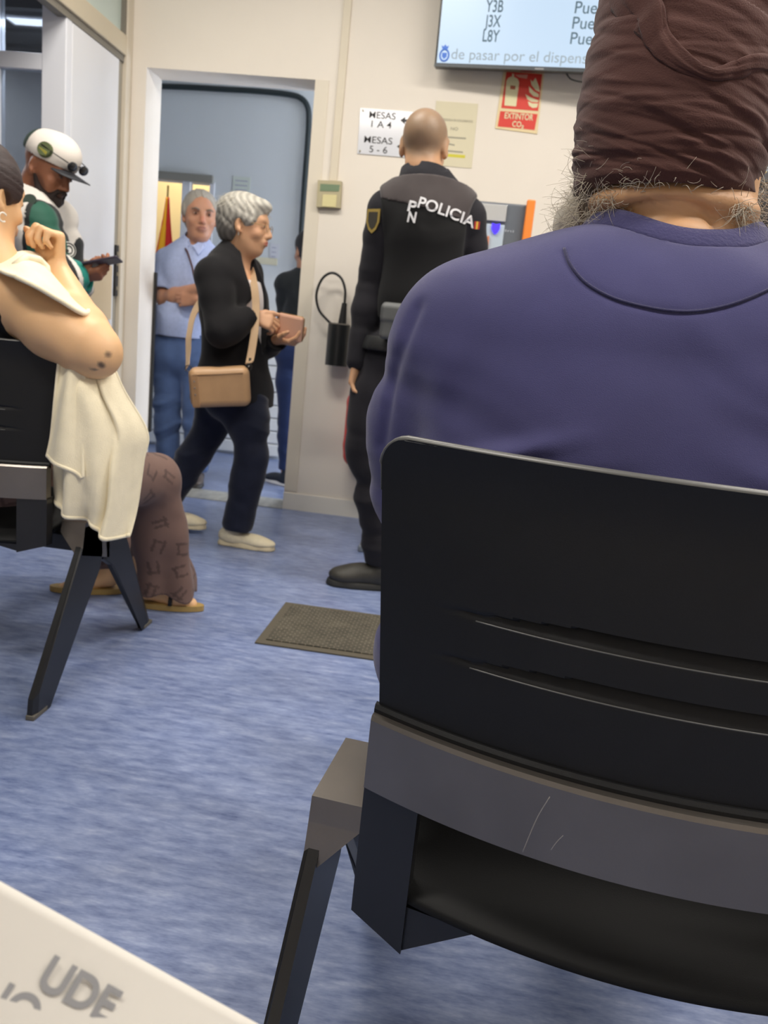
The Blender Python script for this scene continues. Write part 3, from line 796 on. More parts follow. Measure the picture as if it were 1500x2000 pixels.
    for q_ in range(300):
        a0 = rs.uniform(0, 2*math.pi); v0 = rs.uniform(-.02, .80)**1.0; da = rs.uniform(.25, 1.3); dv = rs.uniform(.004, .016)
        slp = rs.normal(-.045 if v0 < .45 else .0, .05)+.05*math.sin(a0); am = rs.uniform(.0006, .0024)*rs.choice([-1, -1, 1])*(1.3 if v0 < .2 else .8)
        if v0 > .62 : am *= .5
        w_ = (ph-a0+math.pi) % (2*math.pi)-math.pi; c_ = v0+slp*w_+.02*np.sin(w_*2+q_); e_ = (v-c_)/dv
        g = g+am*np.exp(-(w_/da)**2)*np.where(e_ > 0, np.exp(-e_*e_), np.exp(-(e_*.35)**2))
    g = g*fade
    # the step of the outer wrap: an overlap line that climbs from the right to the upper left
    line = .60-.16*np.sin(ph+1.1)-.03*np.sin(3*ph); q = (v-line)
    g = g+.010*np.exp(-np.maximum(q, 0)/.03)*(q > 0)*-1*.5+.005/(1+np.exp(q/.008))
    g = g-.007*np.maximum(np.cos(ph), 0)*np.exp(-(v/.16)**2)
    rx = .1015*rr+g; ry = .112*rr+g
    X = cx+rx*np.cos(ph)+.010*(v-.5)*0; Y = cy+ry*np.sin(ph)+.03*v; Z = z+0*ph+.010*np.sin(ph)*(v < .9)-.012*np.sin(ph+.0)*(1-v)
    V = np.stack([X, Y, Z], -1).reshape(-1, 3)
    i = np.arange(nv-1)[:, None]; j = np.arange(nu)[None, :]; j2 = (j+1) % nu
    Q = np.stack([i*nu+j, i*nu+j2, (i+1)*nu+j2, (i+1)*nu+j], -1).reshape(-1, 4)
    tb = mesh_obj('turban', V, Q, Mt, t); tb['label'] = 'dark brown wound turban'
    mo = tb.modifiers.new('thickness', 'SOLIDIFY'); mo.thickness = .006; mo.offset = -1
    # twisted band laid over the wrap
    bt = bvh(tb); px = [(1215, -40), (1262, 20), (1285, 75), (1330, 118), (1385, 146), (1430, 138), (1475, 124), (1530, 128)]
    pts = []
    for q_ in spline([(a, b_, 0) for a, b_ in px], 24):
        h = bt.ray_cast(Vector(CAM_POS.tolist()), Vector(ray(q_[0], q_[1]).tolist()).normalized())
        if h[0] is not None: pts.append(np.array((h[0]+h[1]*.001)[:] if h[1].y < 0 else (h[0]-h[1]*.001)[:]))
    pts = np.array(pts)
    for _ in range(6): pts[1:-1] = pts[1:-1]*.4+(pts[:-2]+pts[2:])*.3
    m = len(pts); V = []; n = 36
    for a in range(m):
        d = nz(pts[min(a+1, m-1)]-pts[max(a-1, 0)]); nn = nz(pts[a]-np.array((cx, cy, pts[a][2]))); s_ = np.cross(d, nn); fr = a/(m-1)
        wd = .006+.005*abs(math.cos(fr*3))+.018*(1-fr)**3
        for b_ in range(n):
            w = 2*math.pi*b_/n; tw = fr*9; rad = 1+.12*math.sin(2*(w+tw))+.13*math.sin(5*w+tw*2)+.07*math.sin(11*w+tw*3)
            V.append(pts[a]+s_*math.cos(w)*wd*rad*.8+nn*math.sin(w)*.0035*rad)
    Q = np.array([(a*n+b_, a*n+(b_+1) % n, (a+1)*n+(b_+1) % n, (a+1)*n+b_) for a in range(m-1) for b_ in range(n)])
    mesh_obj('twisted_band', V, Q, Mt, tb)
    # beard: grey mass on both cheeks, loose curled hairs at its edges and at the nape
    Mh = mat('grey_hair', (182, 174, 160), .6, var=.25, vscale=60)
    F = SDF((.02, .92, 1.0), (.36, 1.24, 1.22), .004)
    for s_ in (-1, 1):
        F.chain([(.19+s_*.088, 1.02, 1.165), (.19+s_*.100, 1.04, 1.11), (.19+s_*.085, 1.06, 1.055)], [.008, .018, .018], .02)
        F.ell((.19+s_*.075, 1.08, 1.08), (.04, .05, .055), None, .03)
    F.ell((.195, 1.14, 1.06), (.075, .045, .06), None, .03)
    F.disp(folds(.006, (1, .5, .3), 260, (0, .3, 1), 60, 2))
    be = F.build('beard', Mh, t); rnd = random.Random(4)
    be['label'] = 'grey wiry beard'
    ro, di = [], []
    for _ in range(900):
        s_ = -1 if rnd.random() < .62 else 1; z_ = rnd.uniform(1.03, 1.175); y_ = rnd.uniform(.955, 1.09)
        ro.append((.19+s_*(.087+.018*math.sin((z_-1.03)/.145*3.1)+rnd.uniform(-.012, .004)), y_, z_)); di.append((s_*rnd.uniform(.1, 1), rnd.uniform(-.9, .2), rnd.uniform(-1, .5)))
    hairs('beard_hairs', ro, di, .042, .0004, mat('grey_strand', (196, 186, 168), .5), be, 3, .5)
    bb_ = bvh(b); ro, di = [], []
    for _ in range(420):
        x_, y_ = (rnd.gauss(1150, 34), rnd.uniform(365, 450)) if rnd.random() < .7 else (rnd.gauss(1456, 12), rnd.uniform(395, 455))
        h_ = bb_.ray_cast(Vector(CAM_POS.tolist()), Vector(ray(x_, y_).tolist()).normalized())
        if h_[0] is not None and h_[0].z > 1.05 and h_[0].y < 1.2: ro.append(h_[0][:]); di.append((rnd.gauss(-.3, .6), -.6, rnd.uniform(-1, .3)))
    hairs('neck_hairs', ro, di, .034, .00036, mat('grey_strand', (196, 186, 168), .5), be, 9, .5)
    ro, di = [], []
    for _ in range(80):
        a = rnd.choice([rnd.gauss(-2.15, .18), rnd.uniform(-2.5, -.7), rnd.gauss(-2.45, .15), rnd.gauss(-2.2, .1)]); ro.append((.19+.094*math.cos(a), 1.0+.100*math.sin(a), rnd.uniform(1.126, 1.143))); di.append((rnd.gauss(0, .5), -.5, rnd.uniform(-.3, 1)))
    hairs('nape_hairs', ro, di, .028, .00042, mat('grey_strand', (196, 186, 168), .5), tb, 5, .8)
    return t, sh, tb
front_man()

# ------------------------------------------------------------------ standing people
def body_sdf(F, J, off=0, legs=True):
    """J: joints in world coordinates; one continuous figure"""
    w = J.get('w', 1.)
    d = nz(J['shR']-J['shL']); up = nz(J['neck']-J['pel']); fw = nz(np.cross(up, d)); H = np.stack([d, fw, np.cross(d, fw)], 1)
    ch = lerp(J['pel'], J['neck'], .70); be = lerp(J['pel'], J['neck'], .32)+fw*J.get('belly', 0)
    hw = np.linalg.norm(J['shR']-J['shL'])/2
    F.ell(ch, (hw*.90*w, .115*w, .185), H, .04, off=off)
    F.ell(be, (hw*.84*w, (.112+J.get('belly', 0)*.8)*w, .17), H, .06, off=off)
    F.ell(J['pel'], (.160*w, .118*w, .115), H, .05, off=off)
    for s_ in ('L', 'R'):
        F.cone(lerp(J['neck'], ch, .08), J['sh'+s_], .050, .054*w, .05, off=off)
    F.cone(lerp(J['neck'], ch, .1), J['hc']-J['HH'][:, 2]*.05, .058, .052, .03, off=0 if off == 0 else off*.3)
def arm_sdf(F, J, s_, off=0, k=.02):
    if 'el'+s_ not in J: return
    w = J.get('aw', 1.)
    F.chain([J['sh'+s_], lerp(J['sh'+s_], J['el'+s_], .35), J['el'+s_]], [.054*w, .050*w, .040*w], k, off=off)
    F.chain([J['el'+s_], lerp(J['el'+s_], J['wr'+s_], .3), J['wr'+s_]], [.040*w, .042*w, .027*w], k, off=off)
def leg_sdf(F, J, s_, off=0, k=.03):
    w = J.get('lw', 1.)
    F.chain([J['hip'+s_], lerp(J['hip'+s_], J['kn'+s_], .3), J['kn'+s_]], [.090*w, .088*w, .058*w], k, off=off)
    F.chain([J['kn'+s_], lerp(J['kn'+s_], J['an'+s_], .3), J['an'+s_]], [.058*w, .058*w, .040], k, off=off)
def bounds(J, m=.16):
    P = np.array([v for k, v in J.items() if isinstance(v, np.ndarray) and v.shape == (3,)]); return P.min(0)-m, P.max(0)+m
def V3(*a): return np.array(a, float)

# ================================================================== police officer, seen from behind
def officer():
    Y = 2.95; t = person((-.27, Y, 0), 'standing police officer with shaved head in black uniform marked POLICIA')
    J = {}
    J['HH'] = frame((.12, 1, -.10)); J['hc'] = at(829, 287, Y)
    J['neck'] = at(842, 352, Y); J['pel'] = V3(-.245, Y, .90)
    J['shL'] = at(757, 412, Y-.01)+V3(0, 0, 0); J['shR'] = at(910, 426, Y+.03)
    J['elL'] = at(727, 560, Y+.01); J['wrL'] = at(699, 705, Y-.03)
    J['elR'] = at(925, 580, Y+.12); J['wrR'] = V3(.02, Y-.22+.45, .98)
    J['hipL'] = V3(-.33, Y, .86); J['hipR'] = V3(-.16, Y, .86)
    J['knL'] = V3(-.345, Y-.02, .48); J['anL'] = V3(-.285, Y, .09)
    J['knR'] = V3(-.13, Y, .48); J['anR'] = V3(-.10, Y, .09); J['aw'] = 1.05; J['w'] = 1.06
    lo, hi = bounds(J); lo[2] = 0
    F = SDF(lo, hi, .0052)
    body_sdf(F, J, -.012)
    for s_ in 'LR': arm_sdf(F, J, s_, -.008); leg_sdf(F, J, s_, -.012)
    P = head_sdf(F, J['hc'], J['HH'], 1.0)
    F.ell(J['hc']+J['HH']@V3(.004, -.030, -.075), (.052, .045, .06), J['HH'], .03)
    hand(F, J['wrL'], (-.05, -.05, -1), (.9, -.35, 0), (.5, .9, 0), (.35, .45, .55, .6), 1.0, thumb=(.3, .3))
    hand(F, J['wrR'], (.1, 1, .0), (0, 0, -1), (-1, 0, 0), (.4, .4, .4, .4), 1.0)
    c = skincol((196, 152, 116), [(P(0, -.02, .055), (.100, .115, .085), (126, 104, 82), .9), (P(0, -.07, -.01), (.07, .05, .05), (132, 108, 86), .8)])
    F.build('body', skin('skin_officer', (196, 152, 116)), t, c)
    eyes(P, J['HH'], 1.0, t)
    Mu = cloth('uniform_black', (34, 33, 38), bump=.3, bscale=300, var=.12, vscale=14, sheen=.1)
    Mv = cloth('vest_black', (24, 24, 25), bump=.3, bscale=500, var=.1, vscale=10, sheen=.05)
    F = SDF(lo, hi, .006); body_sdf(F, J, .012); F.plane((0, 0, .93), (0, 0, -1))
    for s_ in 'LR': arm_sdf(F, J, s_, .014, .015)
    F.disp(folds(.005, (.2, 0, 1), 46, (1, .3, 0), 18, 2)); 
    F.cone(J['neck']+V3(0, -.01, -.03), J['hc'], .052, .09, .005, op='-')
    for s_, q in (('L', 1), ('R', 1)):
        d = nz(J['wr'+s_]-J['el'+s_]); F.ell(J['wr'+s_]+d*.085, (.055, .055, .055), None, .004, op='-')
    sh = F.build('jacket', Mu, t, smooth=1)
    # stand collar
    H = frame((.1, 1, 0)); mb = MB(); cpt = J['neck']+V3(-.022, .0, -.006)
    V = []; n = 40
    for i in range(n):
        a = 2*math.pi*i/n; x, y = .072*math.cos(a), .068*math.sin(a); zt = .022-.022*math.sin(a)
        for rr_, z_ in ((1.42, -.055), (1.22, zt+.006), (1.12, zt+.006), (1.15, -.055)): V.append(cpt+V3(x*rr_, y*rr_, z_))
    mb.add(V, [(i*4+j, ((i+1) % n)*4+j, ((i+1) % n)*4+(j+1) % 4, i*4+(j+1) % 4) for i in range(n) for j in range(4)], True); mb.build('collar', Mu, sh)
    # protective vest
    F = SDF(lo, hi, .006); body_sdf(F, J, .026)
    for s_ in 'LR': F.ell(J['sh'+s_]+(J['sh'+s_]-J['neck'])*V3(.45, .3, .3)+V3(0, 0, -.03), (.058, .20, .15), None, .02, op='-')
    F.plane((0, 0, 1.02), (0, 0, -1)); F.plane(J['neck']+V3(0, 0, -.012), (0, .15, 1)); F.cone(J['neck']+V3(0, 0, -.05), J['hc'], .07, .10, .01, op='-')
    F.disp(folds(.003, (.3, 0, 1), 40, (1, .3, 0), 16, 5))
    v = F.build('vest', Mv, t, smooth=1); v['label'] = 'black protective vest'
    # shoulder yoke of the vest, greyer cloth
    G = SDF(lo, hi, .006); body_sdf(G, J, .0285)
    for s_ in 'LR': G.ell(J['sh'+s_]+(J['sh'+s_]-J['neck'])*V3(.45, .3, .3)+V3(0, 0, -.03), (.060, .20, .15), None, .02, op='-')
    G.plane(J['neck']+V3(0, 0, -.012), (0, .15, 1)); G.cone(J['neck']+V3(0, 0, -.05), J['hc'], .07, .10, .01, op='-')
    a = at(800, 402, Y-.1); b = at(940, 440, Y-.1); nrm = np.cross(nz(b-a), (0, 1, 0)); nrm = nrm if nrm[2] < 0 else -nrm
    G.plane(a, nrm); yk = G.build('vest_yoke', cloth('yoke_grey', (66, 60, 60), bump=.3, bscale=400), v); yk['label'] = 'dark grey shoulder yoke'
    # lettering laid on the cloth
    bv = bvh(v); bj = bvh(sh); by = bvh(yk)
    Mw = mat('reflective_white', (205, 205, 208), .5)
    def lay(name, s_, h, px, py, px2, py2, width, parent, trees, bold=.01, m=Mw, seg=None):
        A = at(px, py, Y-.14); B = at(px2, py2, Y-.14); rt = nz(B-A); up = nz(np.cross(rt, (0, 1, 0))); up = up if up[2] > 0 else -up
        o = text(name, s_, h, A, rt, up, m, parent, width=width if width else np.linalg.norm(B-A), bold=bold)
        off = world_loc(parent)
        for q in o.data.vertices:
            w_ = q.co+off; best = None
            for tr in trees:
                hh = tr.ray_cast(Vector((w_.x, Y-.6, w_.z)), Vector((0, 1, 0)))
                if hh[0] is not None and (best is None or hh[0].y < best): best = hh[0].y
            if best is not None: q.co.y = best-.006-off.y
        return o
    lay('lettering', 'POLICIA', .036, 815, 405, 924, 437, None, v, (bv, bj, by), .018)
    lay('lettering', 'P', .034, 795, 411, 811, 415, None, sh, (bv, bj, by), .03); lay('lettering', 'N', .034, 795, 433, 811, 436, None, sh, (bv, bj, by), .03)
    m = MB(); A = at(931, 440, Y-.14)
    for i, c_ in enumerate(((170, 40, 40), (220, 180, 60), (170, 40, 40))):
        hh = bv.ray_cast(Vector((A[0], Y-.6, A[2])), Vector((0, 1, 0))); y_ = hh[0].y-.004 if hh[0] is not None else A[1]
        MB().box((A[0]-.008+i*.006, y_, A[2]-.012), (A[0]-.002+i*.006, y_+.006, A[2]+.012)).build('flag_patch', mat('patch%d' % i, c_, .7), v)
    # shield patch on the sleeve
    Mg = mat('gold_thread', (150, 128, 62), .6); c0 = at(722, 432, Y-.02)
    hh = bj.ray_cast(Vector((c0[0]-.5, c0[1]-.25, c0[2])), Vector((.9, .35, 0)).normalized())
    if hh[0] is not None:
        n_ = np.array(hh[1][:]); tt = nz(np.cross(n_, (0, 0, 1))); p0 = np.array(hh[0][:])+n_*.001
        def sh_poly(s_): return [p0+tt*x*s_+np.array((0, 0, z*s_)) for x, z in ((-.028, .035), (.028, .035), (.028, -.008), (.016, -.034), (0, -.046), (-.016, -.034), (-.028, -.008))]
        pa = MB().prism(sh_poly(1), n_*.004).build('sleeve_shield', Mg, sh); MB().prism([q+n_*.004 for q in sh_poly(.72)], n_*.001).build('shield_field', mat('patch_dark', (52, 48, 38), .7), pa)
    # belt and pouch
    F = SDF(lo, hi, .006); body_sdf(F, J, .028); F.plane((0, 0, .955), (0, 0, 1)); F.plane((0, 0, .905), (0, 0, -1))
    bl = F.build('belt', mat('belt_black', (26, 26, 27), .5), t)
    pc = at(768, 628, Y-.16); F = SDF(pc-.12, pc+.12, .004); F.box(pc, (.042, .030, .062), None, .014, .01); F.box(pc+V3(0, -.012, .025), (.044, .024, .03), None, .012, .004); F.build('pouch', mat('pouch_grey', (84, 86, 86), .6, bump=.2, bscale=300), bl)['label'] = 'grey belt pouch'
    # trousers
    F = SDF(lo, hi, .006); F.ell(J['pel'], (.170, .125, .12), None, .05); F.cone((-.375, Y, .74), (-.375, Y, .52), .09, .085, .04)
    for s_ in 'LR': leg_sdf(F, J, s_, .016); F.cone(lerp(J['kn'+s_], J['an'+s_], .55), J['an'+s_]+V3(0, 0, .05), .062, .056, .02)
    F.ell(V3(-.385, Y, .62), (.062, .10, .15), None, .04)
    F.plane((0, 0, .93), (0, 0, 1)); F.plane((0, 0, .10), (0, 0, -1)); F.disp(folds(.009, (.1, 0, 1), 38, (1, .5, 0), 15, 7)); F.build('trousers', Mu, t, smooth=1)
    Mb = mat('boot_black', (52, 50, 44), .55, var=.15, vscale=40); Mso = mat('boot_sole', (34, 34, 32), .7)
    shoe('boot', (J['anL'][0], J['anL'][1], 0), (-1, -.12, 0), .272, Mb, Mso, t, .125, .053); shoe('boot', (J['anR'][0], J['anR'][1], 0), (.3, 1, 0), .30, Mb, Mso, t, .105, .05)
officer()

# ================================================================== grey-haired woman walking
def lady():
    Y = 3.34; t = person((-.98, Y, 0), 'elderly woman with short grey hair and glasses in black cardigan')
    J = {}; H = frame((1, .02, -.06)); J['HH'] = H; J['hc'] = at(480, 442, Y-.02)
    J['neck'] = at(452, 508, Y); J['pel'] = at(462, 770, Y)
    J['shR'] = at(418, 540, Y-.14); J['shL'] = at(478, 535, Y+.14)
    J['elR'] = at(432, 648, Y-.22); J['wrR'] = at(492, 618, Y-.12)
    J['elL'] = at(515, 672, Y+.14); J['wrL'] = at(540, 664, Y-.02)
    J['hipR'] = at(480, 790, Y-.07); J['hipL'] = at(428, 790, Y+.07)
    J['knL'] = V3(-1.15, Y+.07, .47); J['anL'] = V3(on(326, 1000, 1, Y+.05)[0], Y+.05, .13)
    J['knR'] = at(492, 890, Y-.07); J['anR'] = on(464, 1046, 1, Y-.06); J['anR'][2] = .085
    J['aw'] = .88; J['lw'] = .86; J['w'] = 1.05
    lo, hi = bounds(J); lo[2] = 0
    F = SDF(lo, hi, .0045); body_sdf(F, J, -.010)
    for s_ in 'LR': arm_sdf(F, J, s_, -.003); leg_sdf(F, J, s_, -.012)
    P = head_sdf(F, J['hc'], H, .96, jaw=.98)
    F.cone(P(0, .005, -.07), J['neck']+V3(.02, 0, -.03), .036, .050, .02)
    hand(F, J['wrR'], (1, .25, -.22), (.1, .85, -.5), (.2, 0, 1), (.55, .65, .75, .8), .92, thumb=(.4, .3), tdir=(1, .3, .25))
    hand(F, J['wrL'], (.95, -.3, -.05), (-.1, .2, 1), (.4, -1, 0), (.5, .5, .55, .6), .92, thumb=(.5, .4))
    F.build('body', skin('skin_lady', (205, 160, 124)), t, skincol((205, 158, 122), [(P(0, .10, -.058), (.022, .02, .010), (176, 92, 80), .9), (P(-.05, .05, -.02), (.03, .04, .03), (214, 146, 116), .2), (P(.05, .05, -.02), (.03, .04, .03), (214, 146, 116), .2)]))
    eyes(P, H, .96, t)
    # short layered grey hair
    G = SDF(J['hc']-.2, J['hc']+.2, .0035)
    sc = .96; G.ell(P(0, -.022, .052), (.088, .104, .082), H, .02); G.ell(P(0, -.060, -.005), (.078, .062, .080), H, .03); G.ell(P(0, .055, .088), (.062, .045, .030), H, .02)
    for s_ in (-1, 1): G.ell(P(s_*.062, .020, .030), (.022, .035, .035), H, .02)
    G.ell(P(0, .115, -.005), (.075, .06, .068), H, .012, op='-'); G.ell(P(0, .06, -.055), (.10, .07, .045), H, .01, op='-')
    for s_ in (-1, 1): G.ell(P(s_*.09, -.008, -.015), (.03, .024, .030), H, .008, op='-')
    G.ell(P(0, -.05, -.12), (.12, .10, .045), H, .01, op='-')
    G.disp(folds(.0024, (1, -.3, .1), 230, (.1, .2, 1), 60, 2)); G.disp(folds(.003, (.6, -.2, .9), 75, (.1, .9, .3), 45, 5))
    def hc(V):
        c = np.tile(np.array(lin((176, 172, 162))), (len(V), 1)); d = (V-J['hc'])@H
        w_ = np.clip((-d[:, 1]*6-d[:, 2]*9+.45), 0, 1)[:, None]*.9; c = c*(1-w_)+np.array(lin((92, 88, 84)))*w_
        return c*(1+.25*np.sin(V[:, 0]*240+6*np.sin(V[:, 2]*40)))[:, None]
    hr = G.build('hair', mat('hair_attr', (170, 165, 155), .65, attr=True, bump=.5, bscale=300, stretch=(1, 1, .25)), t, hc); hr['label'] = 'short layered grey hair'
    rnd = random.Random(2); ro, di = [], []
    for _ in range(420):
        a = rnd.uniform(0, 6.28); e = rnd.uniform(.1, 1.5); q = V3(math.cos(a)*math.cos(e)*.088, math.sin(a)*math.cos(e)*.104, math.sin(e)*.082)
        ro.append(P(0, -.022, .052)+H@q); di.append(H@(q*.3+V3(0, .06 if q[1] > 0 else -.05, -.05)))
    hairs('hair_wisps', ro, di, .032, .0008, mat('pale_strand', (190, 184, 170), .5), hr, 8, .15)
    # glasses
    g = MB()
    for s_ in (-1, 1):
        g.tube([P(s_*.033+.021*math.cos(a), .104+.004*math.cos(a*1)*0, .004+.015*math.sin(a)) for a in np.linspace(0, 6.28, 22)[:-1]], .0011, 5, True)
        g.tube([P(s_*.054, .102, .008), P(s_*.074, .06, .010), P(s_*.080, -.01, .008)], .0012, 5)
    g.tube([P(-.012, .106, .006), P(0, .110, .008), P(.012, .106, .006)], .0011, 5)
    gl = g.build('glasses', mat('gold_rim', (168, 140, 96), .3, metal=.8), t)
    MB().cyl(P(.080, -.004, -.036), P(.0805, -.004, -.048), .003, .003, 8).build('earring', mat('silver_pin', (210, 205, 195), .2, metal=.9), t)
    # white lace top, black cardigan
    F = SDF(lo, hi, .006); body_sdf(F, J, .006); F.plane(J['neck']+V3(0, 0, -.075), (0, 0, 1)); F.plane((0, 0, J['pel'][2]+.1), (0, 0, -1)); F.build('lace_top', cloth('lace_white', (206, 198, 196), bump=.9, bscale=160), t)
    Mk = cloth('cardigan_black', (25, 24, 26), bump=.3, bscale=350, sheen=.1)
    F = SDF(lo, hi, .005); body_sdf(F, J, .020)
    for s_ in 'LR': arm_sdf(F, J, s_, .022, .03)
    fr = nz(np.cross(J['neck']-J['pel'], J['shR']-J['shL'])); fr = fr if fr[0] > 0 else -fr
    hz = at(450, 785, Y)[2]
    F.cone(J['pel']+V3(-.02, -.02, .0), J['pel']+V3(-.02, -.02, -.10), .175, .175, .06, flat=((1, 0, 0), .95)); F.plane((0, 0, hz), (0, 0, -1))
    F.cone(J['neck']+V3(.02, 0, .01), J['hc'], .066, .08, .006, op='-')
    # long open front: a wedge from the neck downwards on the side she faces
    a = J['neck']+V3(.14, -.045, .03); b = J['neck']+V3(.165, -.03, -.36)
    F.chain([a, lerp(a, b, .5), b], [.082, .055, .006], .004, op='-')
    for s_ in 'LR':
        d = nz(J['wr'+s_]-J['el'+s_]); q = .015 if s_ == 'R' else .0; F.ell(J['wr'+s_]+d*(.055-q), (.06, .06, .06), None, .004, op='-')
    F.disp(folds(.006, (.8, .2, .7), 30, (.2, .1, -1), 14, 3)); ca = F.build('cardigan', Mk, t, smooth=1)
    # dark jeans
    F = SDF(lo, hi, .006); body_sdf(F, J, .010); F.plane((0, 0, J['pel'][2]+.06), (0, 0, 1))
    for s_ in 'LR':
        leg_sdf(F, J, s_, .010, .045); F.cone(J['kn'+s_], J['an'+s_]+V3(0, 0, .03), .062, .066, .03)
    F.plane((0, 0, .075), (0, 0, -1)); F.disp(folds(.007, (.1, 0, 1), 42, (1, .5, 0), 15, 9)); F.build('jeans', cloth('dark_denim', (30, 34, 50), bump=.4, bscale=500, var=.15, vscale=20), t, smooth=1)
    Mc = mat('cream_trainer', (226, 214, 184), .6, bump=.3, bscale=180, var=.06, vscale=40); Ms = mat('cream_sole', (214, 200, 168), .6)
    s1 = shoe('shoe', (J['anR'][0]-.01, J['anR'][1], 0), (1, -.06, 0), .255, Mc, Ms, t, .082, .042)
    shoe('shoe', (J['anL'][0], J['anL'][1], .02), (1, .1, 0), .255, Mc, Ms, t, .09, .042)
    # wallet in her hands
    w = empty('wallet', at(566, 640, Y-.06), 'pale pink zipped wallet held open-handed by the woman in black cardigan', 'wallet'); o = at(566, 640, Y-.06)
    M = Matrix.Translation(Vector(o)) @ Euler((R(8), R(6), R(-12))).to_matrix().to_4x4()
    MB().box((-.055, -.012, -.052), (.060, .012, .052), M, .010).build('wallet_body', mat('pink_leather', (206, 160, 136), .45, bump=.15, bscale=300), w)
    MB().tube([M@Vector(p) for p in ((-.05, 0, .053), (.055, 0, .053), (.0615, 0, .045), (.0615, 0, -.045))], .0022, 6).build('zip', mat('gold_rim', (168, 140, 96), .3), w)
    # cross-body bag
    bc = at(430, 755, Y-.24); g = empty('crossbody_bag', bc, 'tan leather crossbody bag hanging at the hip of the woman in black', 'bag')
    M3 = np.array(Euler((R(4), R(-7), R(14))).to_matrix()); sx, sy, sz = .118, .045, .078
    F = SDF(bc-.2, bc+.2, .0035); F.box(bc, (sx, sy, sz), M3, .028, .01)
    F.disp(folds(.002, (1, 0, .3), 40, (0, 0, 1), 20, 1)); F.build('bag_body', mat('tan_leather', (186, 148, 108), .42, bump=.25, bscale=240, var=.05, vscale=20), g)
    BP = lambda x, y, z: bc+M3@np.array([x, y, z])
    MB().tube([BP(-.10, -.046, .052), BP(.095, -.046, .056)], .0018, 6).build('zip', mat('tan_dark', (120, 90, 62), .5), g)
    MB().box((-1, -1, -1), (1, 1, 1), Matrix.Translation(Vector(BP(-.094, -.040, -.008))) @ Matrix(M3.tolist()).to_4x4() @ Matrix.Diagonal((.016, .008, .066, 1)), .3).build('side_tab', mat('tan_tab', (160, 124, 88), .45), g)
    st = MB()
    for z in (.03, .004, -.022): st.cyl(BP(-.094, -.050, z), BP(-.094, -.046, z), .004, .004, 8)
    st.build('stud', mat('silver_pin', (210, 205, 195), .2, metal=.9), g)
    for s_ in (-1, 1):
        MB().tube([BP(s_*.118+.012*math.cos(a), -.0, .075+.012*math.sin(a)) for a in np.linspace(0, 6.28, 14)[:-1]], .002, 5, True).build('ring', mat('dark_chain', (90, 88, 86), .3, metal=.9), g)
    def strap(pts, wd, name, m_):
        P_ = spline(pts, 10); V = []; 
        for i, p in enumerate(P_):
            d = nz(P_[min(i+1, len(P_)-1)]-P_[max(i-1, 0)]); s_ = nz(np.cross(d, (0.15, 1, 0))); n_ = np.cross(d, s_)
            V += [p+s_*wd/2+n_*.0015, p-s_*wd/2+n_*.0015, p-s_*wd/2-n_*.0015, p+s_*wd/2-n_*.0015]
        k = len(P_); F_ = [(i*4+j, i*4+(j+1) % 4, (i+1)*4+(j+1) % 4, (i+1)*4+j) for i in range(k-1) for j in range(4)]+[(0, 1, 2, 3), ((k-1)*4+3, (k-1)*4+2, (k-1)*4+1, (k-1)*4)]
        return MB().add(V, F_).build(name, m_, g)
    Mst = mat('strap_tan', (196, 166, 132), .6)
    strap([BP(.118, 0, .09), at(489, 700, Y-.2), at(497, 650, Y-.17), at(500, 600, Y-.13), at(496, 555, Y-.09), at(487, 522, Y+.05), at(470, 520, Y+.16)], .032, 'strap', Mst)
    strap([BP(-.122, 0, .08), at(368, 690, Y-.12), at(370, 650, Y+.02), at(385, 600, Y+.16), at(440, 530, Y+.20), at(470, 520, Y+.16)], .032, 'strap', Mst)
    ch = MB().tube([BP(.118, 0, .08), at(486, 722, Y-.22), at(489, 700, Y-.2)], .006, 6).build('chain', mat('dark_chain', (90, 88, 86), .3, metal=.9), g)
lady()

